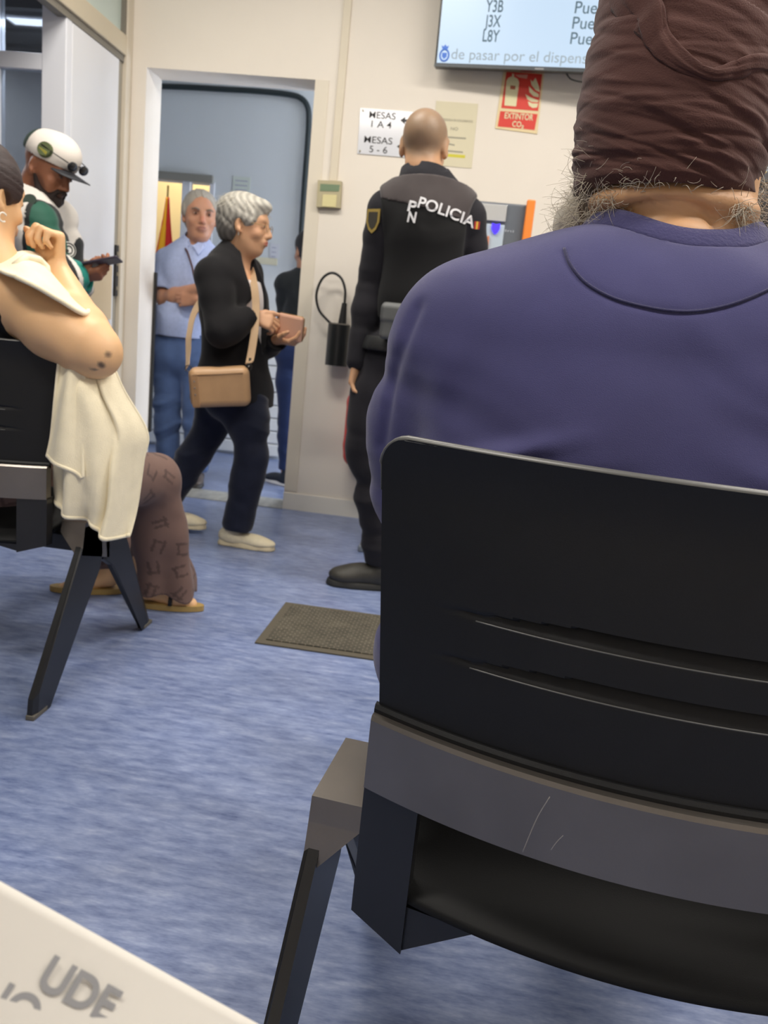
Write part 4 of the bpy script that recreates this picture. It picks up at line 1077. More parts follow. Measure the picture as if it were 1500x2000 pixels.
# ================================================================== old man with crossed arms beyond the doorway
def elder():
    Y = 4.5; t = person((-1.66, Y, 0), 'older man in light blue short-sleeved shirt and jeans with folded arms')
    J = {}; H = frame((.5, -1, -.05)); J['HH'] = H; J['hc'] = at(391, 423, Y-.02)
    J['neck'] = at(380, 478, Y); J['pel'] = at(352, 690, Y)
    J['shR'] = at(328, 512, Y+.02); J['shL'] = at(432, 520, Y+.04)
    J['elR'] = at(322, 585, Y-.08); J['wrR'] = at(395, 562, Y-.24)
    J['elL'] = at(440, 600, Y-.06); J['wrL'] = at(385, 585, Y-.22)
    J['hipR'] = V3(-1.78, Y, .80); J['hipL'] = V3(-1.62, Y, .80)
    J['knR'] = V3(-1.77, Y-.03, .46); J['anR'] = V3(-1.76, Y, .085); J['knL'] = V3(-1.60, Y-.03, .46); J['anL'] = V3(-1.58, Y, .085)
    J['w'] = 1.12; J['aw'] = 1.08; J['belly'] = .02
    lo, hi = bounds(J); lo[2] = 0
    F = SDF(lo, hi, .005); body_sdf(F, J, -.01)
    for s_ in 'LR': arm_sdf(F, J, s_, 0); leg_sdf(F, J, s_, -.01)
    P = head_sdf(F, J['hc'], H, 1.12, jaw=1.08)
    hand(F, J['wrR'], (1, -.1, .05), (0, 1, 0), (0, 0, 1), (.4, .45, .5, .5), 1.0); hand(F, J['wrL'], (-1, .1, -.1), (0, 1, 0), (0, 0, 1), (.4, .45, .5, .5), 1.0)
    F.build('body', skin('skin_elder', (176, 124, 96)), t, skincol((178, 128, 100), [(P(0, .10, -.058), (.028, .02, .010), (138, 84, 74), .8), (P(-.032, .09, .008), (.02, .02, .012), (128, 84, 66), .7), (P(.032, .09, .008), (.02, .02, .012), (128, 84, 66), .7), (P(0, .11, -.02), (.015, .02, .02), (186, 118, 94), .7)]))
    eyes(P, H, 1.12, t)
    G = SDF(J['hc']-.22, J['hc']+.22, .004); G.ell(P(0, -.020, .046), (.094, .116, .094), H, .02)
    for s_ in (-1, 1): G.ell(P(s_*.073, -.01, .02), (.020, .045, .045), H, .02)
    G.ell(P(0, -.06, -.02), (.08, .06, .07), H, .03)
    G.ell(P(0, .115, .03), (.085, .075, .085), H, .01, op='-'); G.ell(P(0, .04, -.07), (.13, .08, .06), H, .01, op='-')
    for s_ in (-1, 1): G.ell(P(s_*.095, -.005, -.015), (.03, .022, .032), H, .006, op='-')
    G.disp(folds(.004, (1, .3, .2), 170, (.1, .2, 1), 40, 4)); G.build('hair', mat('hair_silver', (150, 144, 134), .6, bump=.4, bscale=300), t)['label'] = 'thin silver hair'
    for s_ in (-1, 1): MB().tube([P(s_*.016, .099, .024), P(s_*.034, .102, .030), P(s_*.052, .090, .024)], [.004, .005, .003], 6).build('eyebrow', mat('brow_grey', (120, 104, 90), .8), t)
    Mb = cloth('shirt_blue', (160, 172, 206), bump=.35, bscale=260, var=.06, vscale=60, sheen=.05)
    F = SDF(lo, hi, .0055); body_sdf(F, J, .016)
    for s_ in 'LR': F.cone(J['sh'+s_], lerp(J['sh'+s_], J['el'+s_], .68), .072, .076, .02)
    F.cone(J['pel']+V3(0, 0, .05), J['pel']+V3(0, 0, -.02), .165, .170, .05, flat=((0, 1, 0), .85)); F.plane((0, 0, at(350, 658, Y)[2]), (0, 0, -1))
    for s_ in 'LR':
        m_ = lerp(J['sh'+s_], J['el'+s_], .72); F.ell(m_+(J['el'+s_]-m_)*.75, (.085, .085, .06), None, .003, op='-')
    F.cone(J['neck'], J['hc']+H[:, 1]*.06, .058, .07, .006, op='-'); F.cone(J['neck']+V3(.02, -.10, .0), J['neck']+V3(.03, -.16, -.10), .035, .006, .004, op='-')
    F.disp(folds(.007, (.6, 0, 1), 34, (1, .3, -.3), 16, 6)); sh = F.build('shirt', Mb, t, smooth=1)
    Mc = cloth('collar_blue', (166, 178, 214), bump=.3, bscale=260)
    for s_ in (-1, 1):
        q = J['neck']; MB().prism([q+V3(.012+s_*.010, -.085, -.012), q+V3(.01+s_*.066, -.045, .028), q+V3(.01+s_*.075, -.055, -.010), q+V3(.02+s_*.045, -.105, -.060)], (0, -.006, 0)).build('collar_point', Mc, sh)
    MB().tube([at(357, 478, Y-.03), at(366, 492, Y-.15), at(375, 520, Y-.19), at(380, 545, Y-.21)], .006, 6).build('bag_strap', mat('maroon_strap', (70, 44, 46), .6), t)
    F = SDF(lo, hi, .006); body_sdf(F, J, .008); F.plane((0, 0, at(350, 654, Y)[2]), (0, 0, 1)); F.ell(J['pel']+V3(0, 0, -.02), (.165, .125, .13), None, .05)
    for s_ in 'LR': leg_sdf(F, J, s_, .012); F.cone(J['kn'+s_], J['an'+s_], .064, .062, .03)
    F.plane((0, 0, .06), (0, 0, -1)); F.disp(folds(.010, (.1, 0, 1), 36, (1, .5, 0), 15, 3)); je = F.build('jeans', cloth('denim_blue', (74, 94, 134), bump=.4, bscale=400, var=.22, vscale=9), t, smooth=1)
    F = SDF(lo, hi, .006); body_sdf(F, J, .013); z_ = at(350, 650, Y)[2]; F.plane((0, 0, z_+.01), (0, 0, 1)); F.plane((0, 0, z_-.028), (0, 0, -1)); F.build('belt', mat('belt_brown', (52, 44, 42), .5), je)
    for s_ in 'LR': shoe('shoe', (J['an'+s_][0], J['an'+s_][1], 0), (.3, -1, 0), .27, mat('brown_shoe', (70, 60, 54), .5), mat('rubber_sole', (40, 38, 36), .7), t)
elder()

# ================================================================== person half hidden behind the right door jamb
def hidden():
    Y = 4.82; t = person((-1.13, Y, 0), 'person in dark jacket and blue jeans half hidden behind the door jamb')
    J = {}; H = frame((-.65, .8, -.1)); J['HH'] = H; J['hc'] = at(603, 492, Y)
    J['neck'] = at(600, 545, Y); J['pel'] = at(585, 690, Y)
    J['shL'] = at(560, 556, Y-.02); J['shR'] = at(640, 560, Y+.04); J['elL'] = at(560, 630, Y+.03); J['wrL'] = V3(J['elL'][0]+.16, Y+.25, .98)
    J['hipL'] = at(568, 715, Y); J['hipR'] = at(600, 715, Y+.05)
    a = on(551, 945, 2, .0); 
    J['knL'] = at(562, 820, Y-.05); J['anL'] = V3(at(556, 930, Y-.1)[0], Y-.08, .08); J['knR'] = J['knL']+V3(.13, .12, 0); J['anR'] = J['anL']+V3(.14, .2, 0); J['lw'] = .9; J['elR'] = J['shR']+V3(.03, .05, -.26); J['wrR'] = J['elR']+V3(-.1, .22, .03)
    lo, hi = bounds(J); lo[2] = 0
    F = SDF(lo, hi, .006); body_sdf(F, J, -.01); 
    for s_ in 'LR': leg_sdf(F, J, s_, -.01); arm_sdf(F, J, s_, -.004)
    P = head_sdf(F, J['hc'], H, .98)
    hand(F, J['wrL'], (.6, .8, 0), (0, 0, -1), (1, -.5, 0), (.5, .5, .5, .5), .95); hand(F, J['wrR'], (-.5, .8, 0), (0, 0, -1), (-1, -.5, 0), (.5, .5, .5, .5), .95)
    F.build('body', skin('skin_h', (190, 142, 112)), t, skincol((188, 140, 112)))
    G = SDF(J['hc']-.2, J['hc']+.2, .005); G.ell(P(0, -.02, .04), (.088, .105, .09), H, .02); G.ell(P(0, -.05, -.03), (.074, .06, .07), H, .03); G.ell(P(0, .09, -.03), (.09, .085, .085), H, .01, op='-'); G.plane(P(0, 0, -.07), -H[:, 2]); G.build('hair', mat('hair_black', (26, 22, 22), .5, bump=.4, bscale=300), t)
    F = SDF(lo, hi, .006); body_sdf(F, J, .016)
    for s_ in 'LR': arm_sdf(F, J, s_, .014)
    F.plane((0, 0, at(560, 665, Y)[2]), (0, 0, -1)); F.cone(J['neck'], J['hc'], .060, .08, .006, op='-')
    for s_ in 'LR': F.ell(J['wr'+s_]+nz(J['wr'+s_]-J['el'+s_])*.05, (.05, .05, .05), None, .003, op='-')
    F.disp(folds(.005, (.4, 0, 1), 34, (1, .3, -.3), 16, 6)); F.build('jacket', cloth('jacket_dark', (34, 38, 40), bump=.3), t, smooth=1)
    F = SDF(lo, hi, .006); F.ell(J['pel'], (.16, .12, .12), None, .05)
    for s_ in 'LR': leg_sdf(F, J, s_, .004)
    F.plane((0, 0, .10), (0, 0, -1)); F.disp(folds(.006, (.1, 0, 1), 40, (1, .5, 0), 15, 3)); F.build('jeans', cloth('denim_deep', (36, 50, 88), bump=.4, var=.15, vscale=12), t, smooth=1)
    for s_ in 'LR': shoe('shoe', (J['an'+s_][0], J['an'+s_][1], 0), (-.75, .5, 0), .25, mat('canvas_navy', (36, 42, 54), .7), mat('white_sole', (220, 220, 222), .5), t, .09, .042)
hidden()

# ================================================================== woman on the left bench
def seated_woman():
    t = person((-1.28, 1.95, 0), 'seated woman at the left edge in black strap top and brown trousers')
    Ms = skin('skin_woman', (222, 178, 132)); J = {}
    H = frame((.34, .94, -.12)); hc = at(-38, 382, 1.84)
    nk = at(-25, 510, 1.80); C = np.array((nk[0]-.02, 1.88, 0))
    sh = at(40, 592, 1.80); el = at(190, 690, 1.80); wr = at(112, 528, 1.92)
    shL = sh+V3(-.36, .06, 0); elL = shL+V3(-.02, .10, -.26); wrL = elL+V3(.18, .22, -.02)
    pel = V3(-1.22, 1.98, .50)
    def torso(F, off=0):
        F.ell((sh[0]-.18, 1.86, .88), (.185, .12, .155), None, .04, off=off); F.ell((-1.20, 1.91, .70), (.175, .145, .17), None, .06, off=off)
        F.ell(pel, (.20, .17, .12), None, .06, off=off)
        F.cone((nk[0]+.01, 1.82, nk[2]-.02), sh+V3(-.02, .01, 0), .050, .062, .05, off=off); F.cone((nk[0]-.01, 1.83, nk[2]-.02), shL, .050, .062, .05, off=off)
    F = SDF((-1.75, 1.60, .0), (-.66, 2.75, 1.42), .0052)
    torso(F)
    F.chain([nk+V3(0, .02, -.04), hc-H[:, 2]*.06], [.060, .056], .04)
    P = head_sdf(F, hc, H, .98)
    F.chain([sh, lerp(sh, el, .45), lerp(sh, el, .9), el], [.066, .074, .064, .050], .03)
    F.chain([el, lerp(el, wr, .3), wr], [.050, .050, .029], .02)
    F.chain([shL, elL, wrL], [.066, .052, .030], .03)
    # raised hand: bent fingers meeting the thumb
    hd = at(108, 445, 1.92)-wr
    hand(F, wr, hd, (-.55, -.75, .1), (-.75, -.2, .3), (1.1, 1.2, 1.3, 1.35), .98, thumb=(.25, .4), tdir=(-.60, -.2, .75), spread=.03)
    hand(F, wrL, (.8, .6, 0), (0, 0, -1), (0, 1, 0), (.4, .5, .5, .5), .95)
    # feet
    fa = on(215, 1130, 2, .05); fb = on(285, 1155, 2, .05)
    for f_, dr in ((fa, (-.75, -.25, -.12)), (fb, (.75, .1, -.05))):
        d = nz(dr); F.chain([f_+V3(0, 0, .10), f_+V3(0, 0, .01), f_+d*.10+V3(0, 0, -.01), f_+d*.15+V3(0, 0, -.02)], [.036, .032, .028, .022], .02)
    knR = at(300, 935, 2.36); anR = fb+V3(0, 0, .10)
    knL = V3(-1.30, 2.36, .50); anL = fa+V3(0, 0, .12)
    hR = V3(-1.12, 1.98, .50); hL = V3(-1.32, 1.98, .50)
    for a, b, c in ((hR, knR, anR), (hL, knL, anL)): F.chain([a, b, c], [.10, .06, .04], .04)
    F.build('body', Ms, t, skincol((224, 180, 134), [(at(204, 693, 1.74), (.008, .03, .010), (72, 62, 58), .9), (at(192, 714, 1.74), (.008, .03, .009), (72, 62, 58), .9), (at(178, 722, 1.74), (.010, .03, .003), (110, 92, 80), .8), (at(2, 578, 1.70), (.006, .03, .003), (120, 100, 86), .8), (P(0, .10, -.058), (.022, .02, .010), (186, 96, 88), .9)]))
    eyes(P, H, .98, t)
    # hair drawn back
    G = SDF(hc-.24, hc+.24, .0035); G.ell(P(0, -.016, .042), (.086, .106, .090), H, .02); G.ell(P(0, -.06, -.01), (.074, .06, .07), H, .03)
    G.ell(P(.072, .012, .025), (.016, .042, .045), H, .02)
    G.ell(P(0, .125, -.03), (.085, .075, .11), H, .01, op='-'); G.ell(P(.09, -.005, -.02), (.03, .026, .032), H, .006, op='-'); G.ell(P(.085, .045, -.045), (.04, .035, .04), H, .01, op='-')
    G.ell(P(0, -.03, -.12), (.12, .10, .05), H, .01, op='-')
    c2 = P(0, -.125, .06); G.ell(c2, (.04, .04, .045), H, .015)
    G.disp(folds(.0018, (.2, .3, 1), 420, (1, .2, .1), 30, 4)); hr = G.build('hair', mat('hair_darkbrown', (46, 30, 28), .6, bump=.5, bscale=260, stretch=(.3, .3, 1.6), var=.2, vscale=40), t)
    e = P(.088, -.004, -.045); m = MB(); m.tube([e+H@V3(.002, .010*math.cos(a), .010*math.sin(a)-.004) for a in np.linspace(.6, 5.4, 16)], .0021, 6); m.build('hoop_earring', mat('pearl_white', (235, 230, 220), .2), t)
    # loose strands down the back
    rnd = random.Random(7); mb = MB()
    for i in range(7):
        x0 = -6+i*7; pts = []
        for q in range(9): pts.append(at(x0+q*4+6*math.sin(q*.6+i), 505+q*14, 1.705+.004*i))
        pass
    # black strap top
    Mb = cloth('top_black', (26, 26, 30), bump=.3, bscale=400, var=.1, vscale=14, sheen=.1)
    F = SDF((-1.66, 1.60, .42), (-.86, 2.25, 1.12), .005); torso(F, .012)
    a = at(0, 592, 1.72); b = at(112, 700, 1.76)
    n = nz(np.cross(b-a, (0, 1, 0))); n = n if n[2] > 0 else -n; F.plane(a, n); F.ell(sh+V3(.07, 0, .0), (.075, .2, .09), None, .01, op='-')
    F.disp(folds(.005, (.4, 0, 1), 50, (1, .3, -.3), 16, 6)); tp = F.build('strap_top', Mb, t)
    # wide brown patterned trousers
    def brown(V):
        c = np.tile(np.array(lin((112, 88, 80))), (len(V), 1))
        def hsh(a): return (np.sin(a*127.1)*43758.5) % 1
        u = V[:, 0]*.6+V[:, 1]*.8; w_ = V[:, 2]+V[:, 1]*.3; cu = np.floor(u/.075); cw = np.floor(w_/.075); r1 = hsh(cu*3.1+cw*7.7); r2 = hsh(cu*5.3+cw*1.9+2)
        fu = u/.075-cu-.5; fw_ = w_/.075-cw-.5; an = r1*6.28; q = fu*np.cos(an)+fw_*np.sin(an); p_ = -fu*np.sin(an)+fw_*np.cos(an)
        line = (np.abs(np.abs(q)-.18*(r2+.3)) < .05) & (np.abs(p_) < .3) | (np.abs(p_-.2) < .05) & (np.abs(q) < .25); line &= r2 > .25
        c[line] = np.array(lin((84, 65, 60))); return c
    F = SDF((-1.56, 1.76, .0), (-.70, 2.74, .70), .0048)
    F.ell(pel, (.215, .185, .130), None, .05)
    F.chain([hR, lerp(hR, knR, .5), knR], [.125, .100, .078], .05); F.chain([hL, lerp(hL, knL, .5), knL], [.125, .100, .078], .05)
    cufR = at(318, 1130, 2.46); cufR[2] = .07; cufL = fa+V3(-.01, .04, .10)
    F.chain([knR+V3(0, .01, -.01), lerp(knR, cufR, .5), cufR, cufR+V3(.005, 0, -.05)], [.078, .088, .110, .115], .03, flat=((0, 1, 0), .8))
    F.chain([knL, lerp(knL, cufL, .5), cufL], [.078, .080, .085], .03)
    F.plane((-1.0, 0, .062), (-.14, 0, -1)); 
    def pleat(x, y, z):
        a = np.arctan2(y-cufR[1], x-cufR[0]); lo = np.clip((.42-z)/.3, 0, 1); return .010*lo*np.sin(a*5+1)
    F.disp(pleat); F.disp(folds(.006, (.1, .3, 1), 34, (1, .5, 0), 15, 3))
    F.build('trousers', mat('brown_print', (112, 88, 80), .85, attr=True, bump=.3, bscale=350, sheen=.1), t, brown)['label'] = 'brown trousers with angular line pattern'
    # sandals
    for f_, dr, c_ in ((fa, (-.75, -.25, 0), 0), (fb, (.75, .1, 0), 1)):
        d = nz(dr); L_ = MB(); s_ = nz(np.cross(d, (0, 0, 1))); ol = []
        for q in np.linspace(0, 2*math.pi, 24)[:-1]: ol.append(f_*V3(1, 1, 0)+V3(0, 0, .002)+d*(.07+.125*math.cos(q))+s_*(.038*math.sin(q)))
        L_.prism(ol, (0, 0, .018)); so = L_.build('sandal_sole', mat('gold_sole', (168, 140, 82), .5), t)
        pts = [f_+d*.09+s_*(.040*math.cos(q))+V3(0, 0, -.028+.045*math.sin(q)) for q in np.linspace(0, math.pi, 10)]
        MB().tube(pts, .007, 6).build('sandal_strap', mat('black_strap', (24, 22, 22), .5), so)
    # ---------------- cream towel over her arm and lap
    w = empty('towel', at(190, 900, 1.80), 'cream fleece towel hanging from the arm of the woman at left', 'towel')
    Mt = cloth('cream_fleece', (246, 235, 204), bump=.6, bscale=420, var=.04, vscale=30, sheen=.4)
    def sheet(rows, name, nx=60, ny=60, fold=None, th=.006, edge=.006):
        """rows: list of polylines of (x, y, Y); each resampled and lofted"""
        Rr = []
        for r_ in rows:
            p = np.array(spline([at(*q) for q in r_], 12)); s_ = np.r_[0, np.cumsum(np.linalg.norm(np.diff(p, axis=0), axis=1))]; u = np.linspace(0, s_[-1], nx)
            Rr.append(np.stack([np.interp(u, s_, p[:, i]) for i in range(3)], 1))
        Rr = np.array(Rr); G_ = np.array([spline(list(Rr[:, i]), max(2, ny//(len(rows)-1))) for i in range(nx)])
        ny_ = G_.shape[1]
        if fold:
            U, Vv = np.meshgrid(np.linspace(0, 1, nx), np.linspace(0, 1, ny_), indexing='ij'); G_[:, :, 1] += fold(U, Vv)
        V = G_.reshape(-1, 3); i = np.arange(nx-1)[:, None]; j = np.arange(ny_-1)[None, :]
        Q = np.stack([i*ny_+j, (i+1)*ny_+j, (i+1)*ny_+j+1, i*ny_+j+1], -1).reshape(-1, 4)
        o = mesh_obj(name, V, Q, Mt, w); m_ = o.modifiers.new('thickness', 'SOLIDIFY'); m_.thickness = th; m_.offset = 0
        # rolled hem
        bd = list(G_[:, -1]); MB().tube([Vector(p) for p in bd], edge, 8).build('hem', Mt, o)
        bd = list(G_[0, :]); MB().tube([Vector(p) for p in bd], edge*.8, 8).build('hem', Mt, o); bd = list(G_[-1, :]); MB().tube([Vector(p) for p in bd], edge*.8, 8).build('hem', Mt, o)
        return o
    sheet([[(118, 700, 1.80), (165, 712, 1.80), (215, 705, 1.86)],
           [(118, 760, 1.79), (170, 765, 1.77), (236, 762, 1.86)],
           [(112, 830, 1.80), (180, 835, 1.77), (281, 845, 1.90)],
           [(104, 900, 1.80), (180, 920, 1.77), (274, 900, 1.90)],
           [(103, 950, 1.81), (180, 985, 1.78), (262, 990, 1.90)],
           [(102, 978, 1.81), (168, 1022, 1.79), (222, 1050, 1.84), (250, 1046, 1.88)]], 'drop', 90, 70,
          lambda U, V_: .022*np.sin(U*13+V_*2.2+.5*np.sin(V_*5))*(.35+.65*V_)+.012*np.sin(U*27-V_*3)*V_+.016*np.exp(-((U-.62-.35*(V_-.3))/.06)**2)*np.sin(np.clip(V_*1.5, 0, 1)*3.14))
    sheet([[(116, 702, 1.775), (140, 708, 1.77), (162, 712, 1.775)], [(106, 780, 1.765), (134, 790, 1.75), (158, 792, 1.765)], [(98, 850, 1.765), (128, 858, 1.745), (158, 862, 1.76)], [(90, 890, 1.765), (125, 912, 1.745), (160, 934, 1.76)]], 'fold_over', 40, 40, lambda U, V_: .008*np.sin(U*7+V_*2))
    sheet([[(-20, 512, 1.80), (20, 498, 1.83), (55, 492, 1.88), (82, 500, 1.93), (95, 515, 1.96)],
           [(-10, 524, 1.74), (30, 516, 1.76), (62, 514, 1.80), (92, 530, 1.84), (102, 545, 1.90)],
           [(10, 534, 1.70), (60, 540, 1.72), (100, 556, 1.74), (130, 575, 1.80), (150, 590, 1.88)],
           [(30, 540, 1.69), (75, 560, 1.70), (115, 585, 1.72), (160, 612, 1.76), (184, 600, 1.86)]], 'arm_fold', 60, 40, lambda U, V_: .008*np.sin(U*9+V_*3))
    MB().tube([Vector(at(*q)) for q in ((30, 520, 1.76), (52, 503, 1.80), (76, 508, 1.84), (90, 522, 1.86), (92, 536, 1.84))], .010, 8).build('rolled_fold', Mt, w)
seated_woman()

# ================================================================== man in cap looking at his phone
def cap_man():
    Y = 3.2; t = person((-1.85, Y, 0), 'bearded man in white cap and teal jersey looking down at his phone')
    J = {}; H = frame((1, -.12, -.50)); J['HH'] = H; J['hc'] = at(93, 330, Y)
    J['neck'] = at(60, 392, Y); J['pel'] = at(48, 655, Y)
    J['shR'] = at(66, 440, Y-.17); J['shL'] = at(108, 430, Y+.17)
    J['elR'] = at(108, 548, Y-.20); J['wrR'] = at(152, 540, Y-.12); J['elL'] = at(135, 560, Y+.14); J['wrL'] = at(156, 542, Y+.02)
    J['hipR'] = at(50, 700, Y-.09); J['hipL'] = at(55, 700, Y+.09); J['w'] = 1.1; J['aw'] = 1.1
    for s_, d in (('R', -.10), ('L', .10)): J['kn'+s_] = V3(-1.86, Y+d, .46); J['an'+s_] = V3(-1.90, Y+d, .085)
    lo, hi = bounds(J); lo[2] = 0
    F = SDF(lo, hi, .0048); body_sdf(F, J, -.01)
    for s_ in 'LR': arm_sdf(F, J, s_, -.004); leg_sdf(F, J, s_, -.01)
    P = head_sdf(F, J['hc'], H, 1.02); F.cone(J['neck'], P(0, -.02, -.06), .062, .060, .03)
    ph = at(196, 513, Y-.12)
    hand(F, J['wrR'], (1, .3, .25), (-.1, .6, .9), (-.2, -.6, .6), (.5, .6, .7, .8), .98, thumb=(.4, .2), tdir=(.8, .0, .8))
    hand(F, J['wrL'], (1, -.2, .2), (0, -.4, .9), (0, .6, .5), (.5, .5, .6, .7), .98)
    F.build('body', skin('skin_cap', (160, 104, 74)), t, skincol((158, 104, 76), [(P(0, .085, -.085), (.045, .04, .040), (52, 34, 28), .9), (P(0, .10, -.044), (.03, .02, .008), (60, 38, 30), .9), (P(.06, .03, -.06), (.03, .06, .04), (84, 54, 42), .7), (P(-.06, .03, -.06), (.03, .06, .04), (84, 54, 42), .7)]))
    eyes(P, H, 1.02, t)
    F = SDF(J['hc']-.18, J['hc']+.18, .0035); F.ell(P(0, .075, -.092), (.040, .034, .030), H, .02); F.ell(P(0, .10, -.046), (.026, .012, .007), H, .01)
    for s_ in (-1, 1): F.chain([P(s_*.024, .092, -.05), P(s_*.034, .08, -.085), P(s_*.058, .045, -.075), P(s_*.066, .01, -.035)], [.008, .014, .013, .008], .01)
    F.disp(folds(.003, (1, .3, .2), 300, (.1, .2, 1), 60, 4)); F.build('beard', mat('beard_dark', (40, 28, 24), .8, bump=.4, bscale=400), t)
    # cap
    cp = empty('cap', P(0, 0, .05), None, None); 
    COL.objects.unlink(cp); bpy.data.objects.remove(cp)
    F = SDF(J['hc']-.24, J['hc']+.26, .0035); F.ell(P(0, -.010, .055), (.094, .112, .088), H, .01); F.ell(P(0, .03, .085), (.075, .070, .062), H, .03)
    F.ell(P(0, -.01, .038), (.088, .106, .075), H, .004, op='-'); F.plane(P(0, 0, .030), -H[:, 2]+H[:, 1]*.12)
    def cc(V):
        d = (V-J['hc'])@H; c = np.tile(np.array(lin((232, 224, 214))), (len(V), 1)); g = (d[:, 1] < -.066); c[g] = np.array(lin((34, 58, 42))); return c
    ca = F.build('cap', mat('cap_cloth', (230, 222, 210), .8, attr=True, bump=.3, bscale=400), t, cc); ca['label'] = 'white cap with dark green back and dark brim'
    br = MB(); V = []; n = 24
    for r_ in (0, .5, 1):
        for i in range(n):
            a = math.pi*i/(n-1); x = .084*math.cos(a); y = .060+(.030+.085*r_)*math.sin(a)**.7 if math.sin(a) > 0 else .072
            for z_ in (0, -.004): V.append(P(x*(1-.12*(1-r_)), y, .044-.004-.012*(x/.08)**2-.002*r_+z_))
    F_ = []
    for r_ in range(2):
        for i in range(n-1):
            q = (r_*n+i)*2; e = ((r_+1)*n+i)*2; F_ += [(q, q+2, e+2, e), (q+1, e+1, e+3, q+3)]
    for i in range(n-1):
        e = (2*n+i)*2; F_.append((e, e+2, e+3, e+1))
    br.add(V, F_, True); br.build('brim', mat('brim_dark', (40, 42, 48), .6), ca)
    em = P(.101, .030, .075); 
    me = MB(); me.cyl(P(.085, .025, .070), P(.100, .026, .074), .030, .027, 16); ba = me.build('cap_badge', mat('badge_green', (86, 96, 60), .8), ca)
    MB().box((-.02, -.002, -.008), (.02, .002, .008), Matrix.Translation(Vector(P(.101, .026, .062))) @ Matrix(np.stack([H[:, 1], H[:, 0], H[:, 2]], 1).tolist()).to_4x4()).build('badge_band', mat('badge_yellow', (176, 166, 70), .8), ba)
    # sunglasses resting on the cap
    sg = empty('sunglasses', P(0, .11, .07), 'dark sunglasses resting on the front of the white cap', 'sunglasses')
    for s_ in (-1, 1):
        G = SDF(P(s_*.036, .125, .070)-.06, P(s_*.036, .125, .070)+.06, .003); G.ell(P(s_*.036, .118, .066), (.030, .006, .020), H, .004); G.build('lens', mat('lens_dark', (34, 36, 38), .12), sg)
        MB().tube([P(s_*.062, .115, .074), P(s_*.092, .075, .078), P(s_*.100, .01, .082)], .0022, 6).build('temple', mat('frame_dark', (36, 34, 32), .4), sg)
    MB().tube([P(-.010, .122, .074), P(0, .124, .077), P(.010, .122, .074)], .0025, 6).build('bridge', mat('frame_dark', (36, 34, 32), .4), sg)
    # jersey: white yoke, teal body, dark and white sleeve bands
    nk, sR, eR, wR = J['neck'], J['shR'], J['elR'], J['wrR']
    def jc(V):
        teal = np.array(lin((16, 128, 116))); white = np.array(lin((222, 216, 208))); blk = np.array(lin((26, 28, 28))); grn = np.array(lin((24, 84, 66)))
        c = np.tile(teal, (len(V), 1)); zz = V[:, 2]+(V[:, 0]-nk[0])*.55
        top = zz > at(60, 492, Y)[2]; c[top] = white
        band = (V[:, 0] > at(118, 440, Y)[0]) & top; c[band] = blk; c[(V[:, 0] > at(126, 440, Y)[0]) & top] = grn
        for s_ in 'LR':
            e, w_ = J['el'+s_], J['wr'+s_]; ax = nz(w_-e); L_ = np.linalg.norm(w_-e); p = (V-e)@ax; near = (np.linalg.norm(V-(e+np.outer(p, ax)), axis=1) < .10) & (V[:, 2] < e[2]+.10)
            c[near & (p > L_*.30) & (p < L_*.55)] = blk; c[near & (p >= L_*.55) & (p < L_*.78)] = white; c[near & (p >= L_*.78)] = teal
        return c
    F = SDF(lo, hi, .0048); body_sdf(F, J, .024)
    for s_ in 'LR': arm_sdf(F, J, s_, .030, .03)
    F.plane((0, 0, at(50, 690, Y)[2]), (0, 0, -1)); F.cone(J['neck']+V3(0, 0, -.01), J['hc'], .066, .09, .006, op='-')
    for s_ in 'LR': F.ell(J['wr'+s_]+nz(J['wr'+s_]-J['el'+s_])*.05, (.065, .065, .065), None, .003, op='-')
    F.disp(folds(.008, (.6, 0, 1), 36, (1, .3, -.3), 15, 6)); js = F.build('jersey', mat('jersey_cloth', (16, 128, 116), .7, attr=True, bump=.35, bscale=500, sheen=.15), t, jc, smooth=1)
    js['label'] = 'teal jersey with white shoulders and striped cuffs'
    MB().tube([J['neck']+V3(.066*math.cos(a), .066*math.sin(a), .012-.03*math.cos(a)) for a in np.linspace(0, 6.28, 30)[:-1]], .008, 6, True).build('collar', mat('collar_black', (24, 24, 24), .7), js)
    bj = bvh(js)
    def disc(px, py, r_, name, m_, parent, lift=.003, ring=False):
        d = Vector(ray(px, py).tolist()).normalized(); h = bj.ray_cast(Vector(CAM_POS.tolist()), d)
        if h[0] is None: return None
        nn = h[1] if h[1].dot(d) < 0 else -h[1]; nn = (nn*.5+Vector((0.1, -1, 0))*.5).normalized(); p = h[0]+nn*lift
        if ring:
            u = nn.orthogonal().normalized(); v_ = nn.cross(u); return MB().tube([p+(u*math.cos(a)+v_*math.sin(a))*r_ for a in np.linspace(0, 6.28, 26)[:-1]], .0022, 5, True).build(name, m_, parent)
        return MB().cyl(p-nn*.004, p, r_, r_, 26).build(name, m_, parent)
    b1 = disc(133, 488, .030, 'round_badge', mat('badge_white', (216, 214, 208), .7), js, .006)
    if b1:
        disc(133, 488, .025, 'badge_ring', mat('badge_black', (40, 40, 40), .7), b1, .007, True); disc(133, 488, .014, 'badge_ring', mat('badge_black', (40, 40, 40), .7), b1, .007, True); disc(130, 490, .006, 'badge_centre', mat('badge_black', (40, 40, 40), .7), b1, .0075)
    b2 = disc(58, 392, .026, 'sleeve_patch', mat('patch_green', (38, 54, 44), .7), js, .006)
    F = SDF(lo, hi, .007); F.ell(J['pel'], (.17, .13, .13), None, .05)
    for s_ in 'LR': leg_sdf(F, J, s_, .014)
    F.plane((0, 0, .06), (0, 0, -1)); F.disp(folds(.007, (.1, 0, 1), 38, (1, .5, 0), 15, 3)); F.build('trousers', cloth('trousers_black', (34, 34, 38), bump=.3), t)
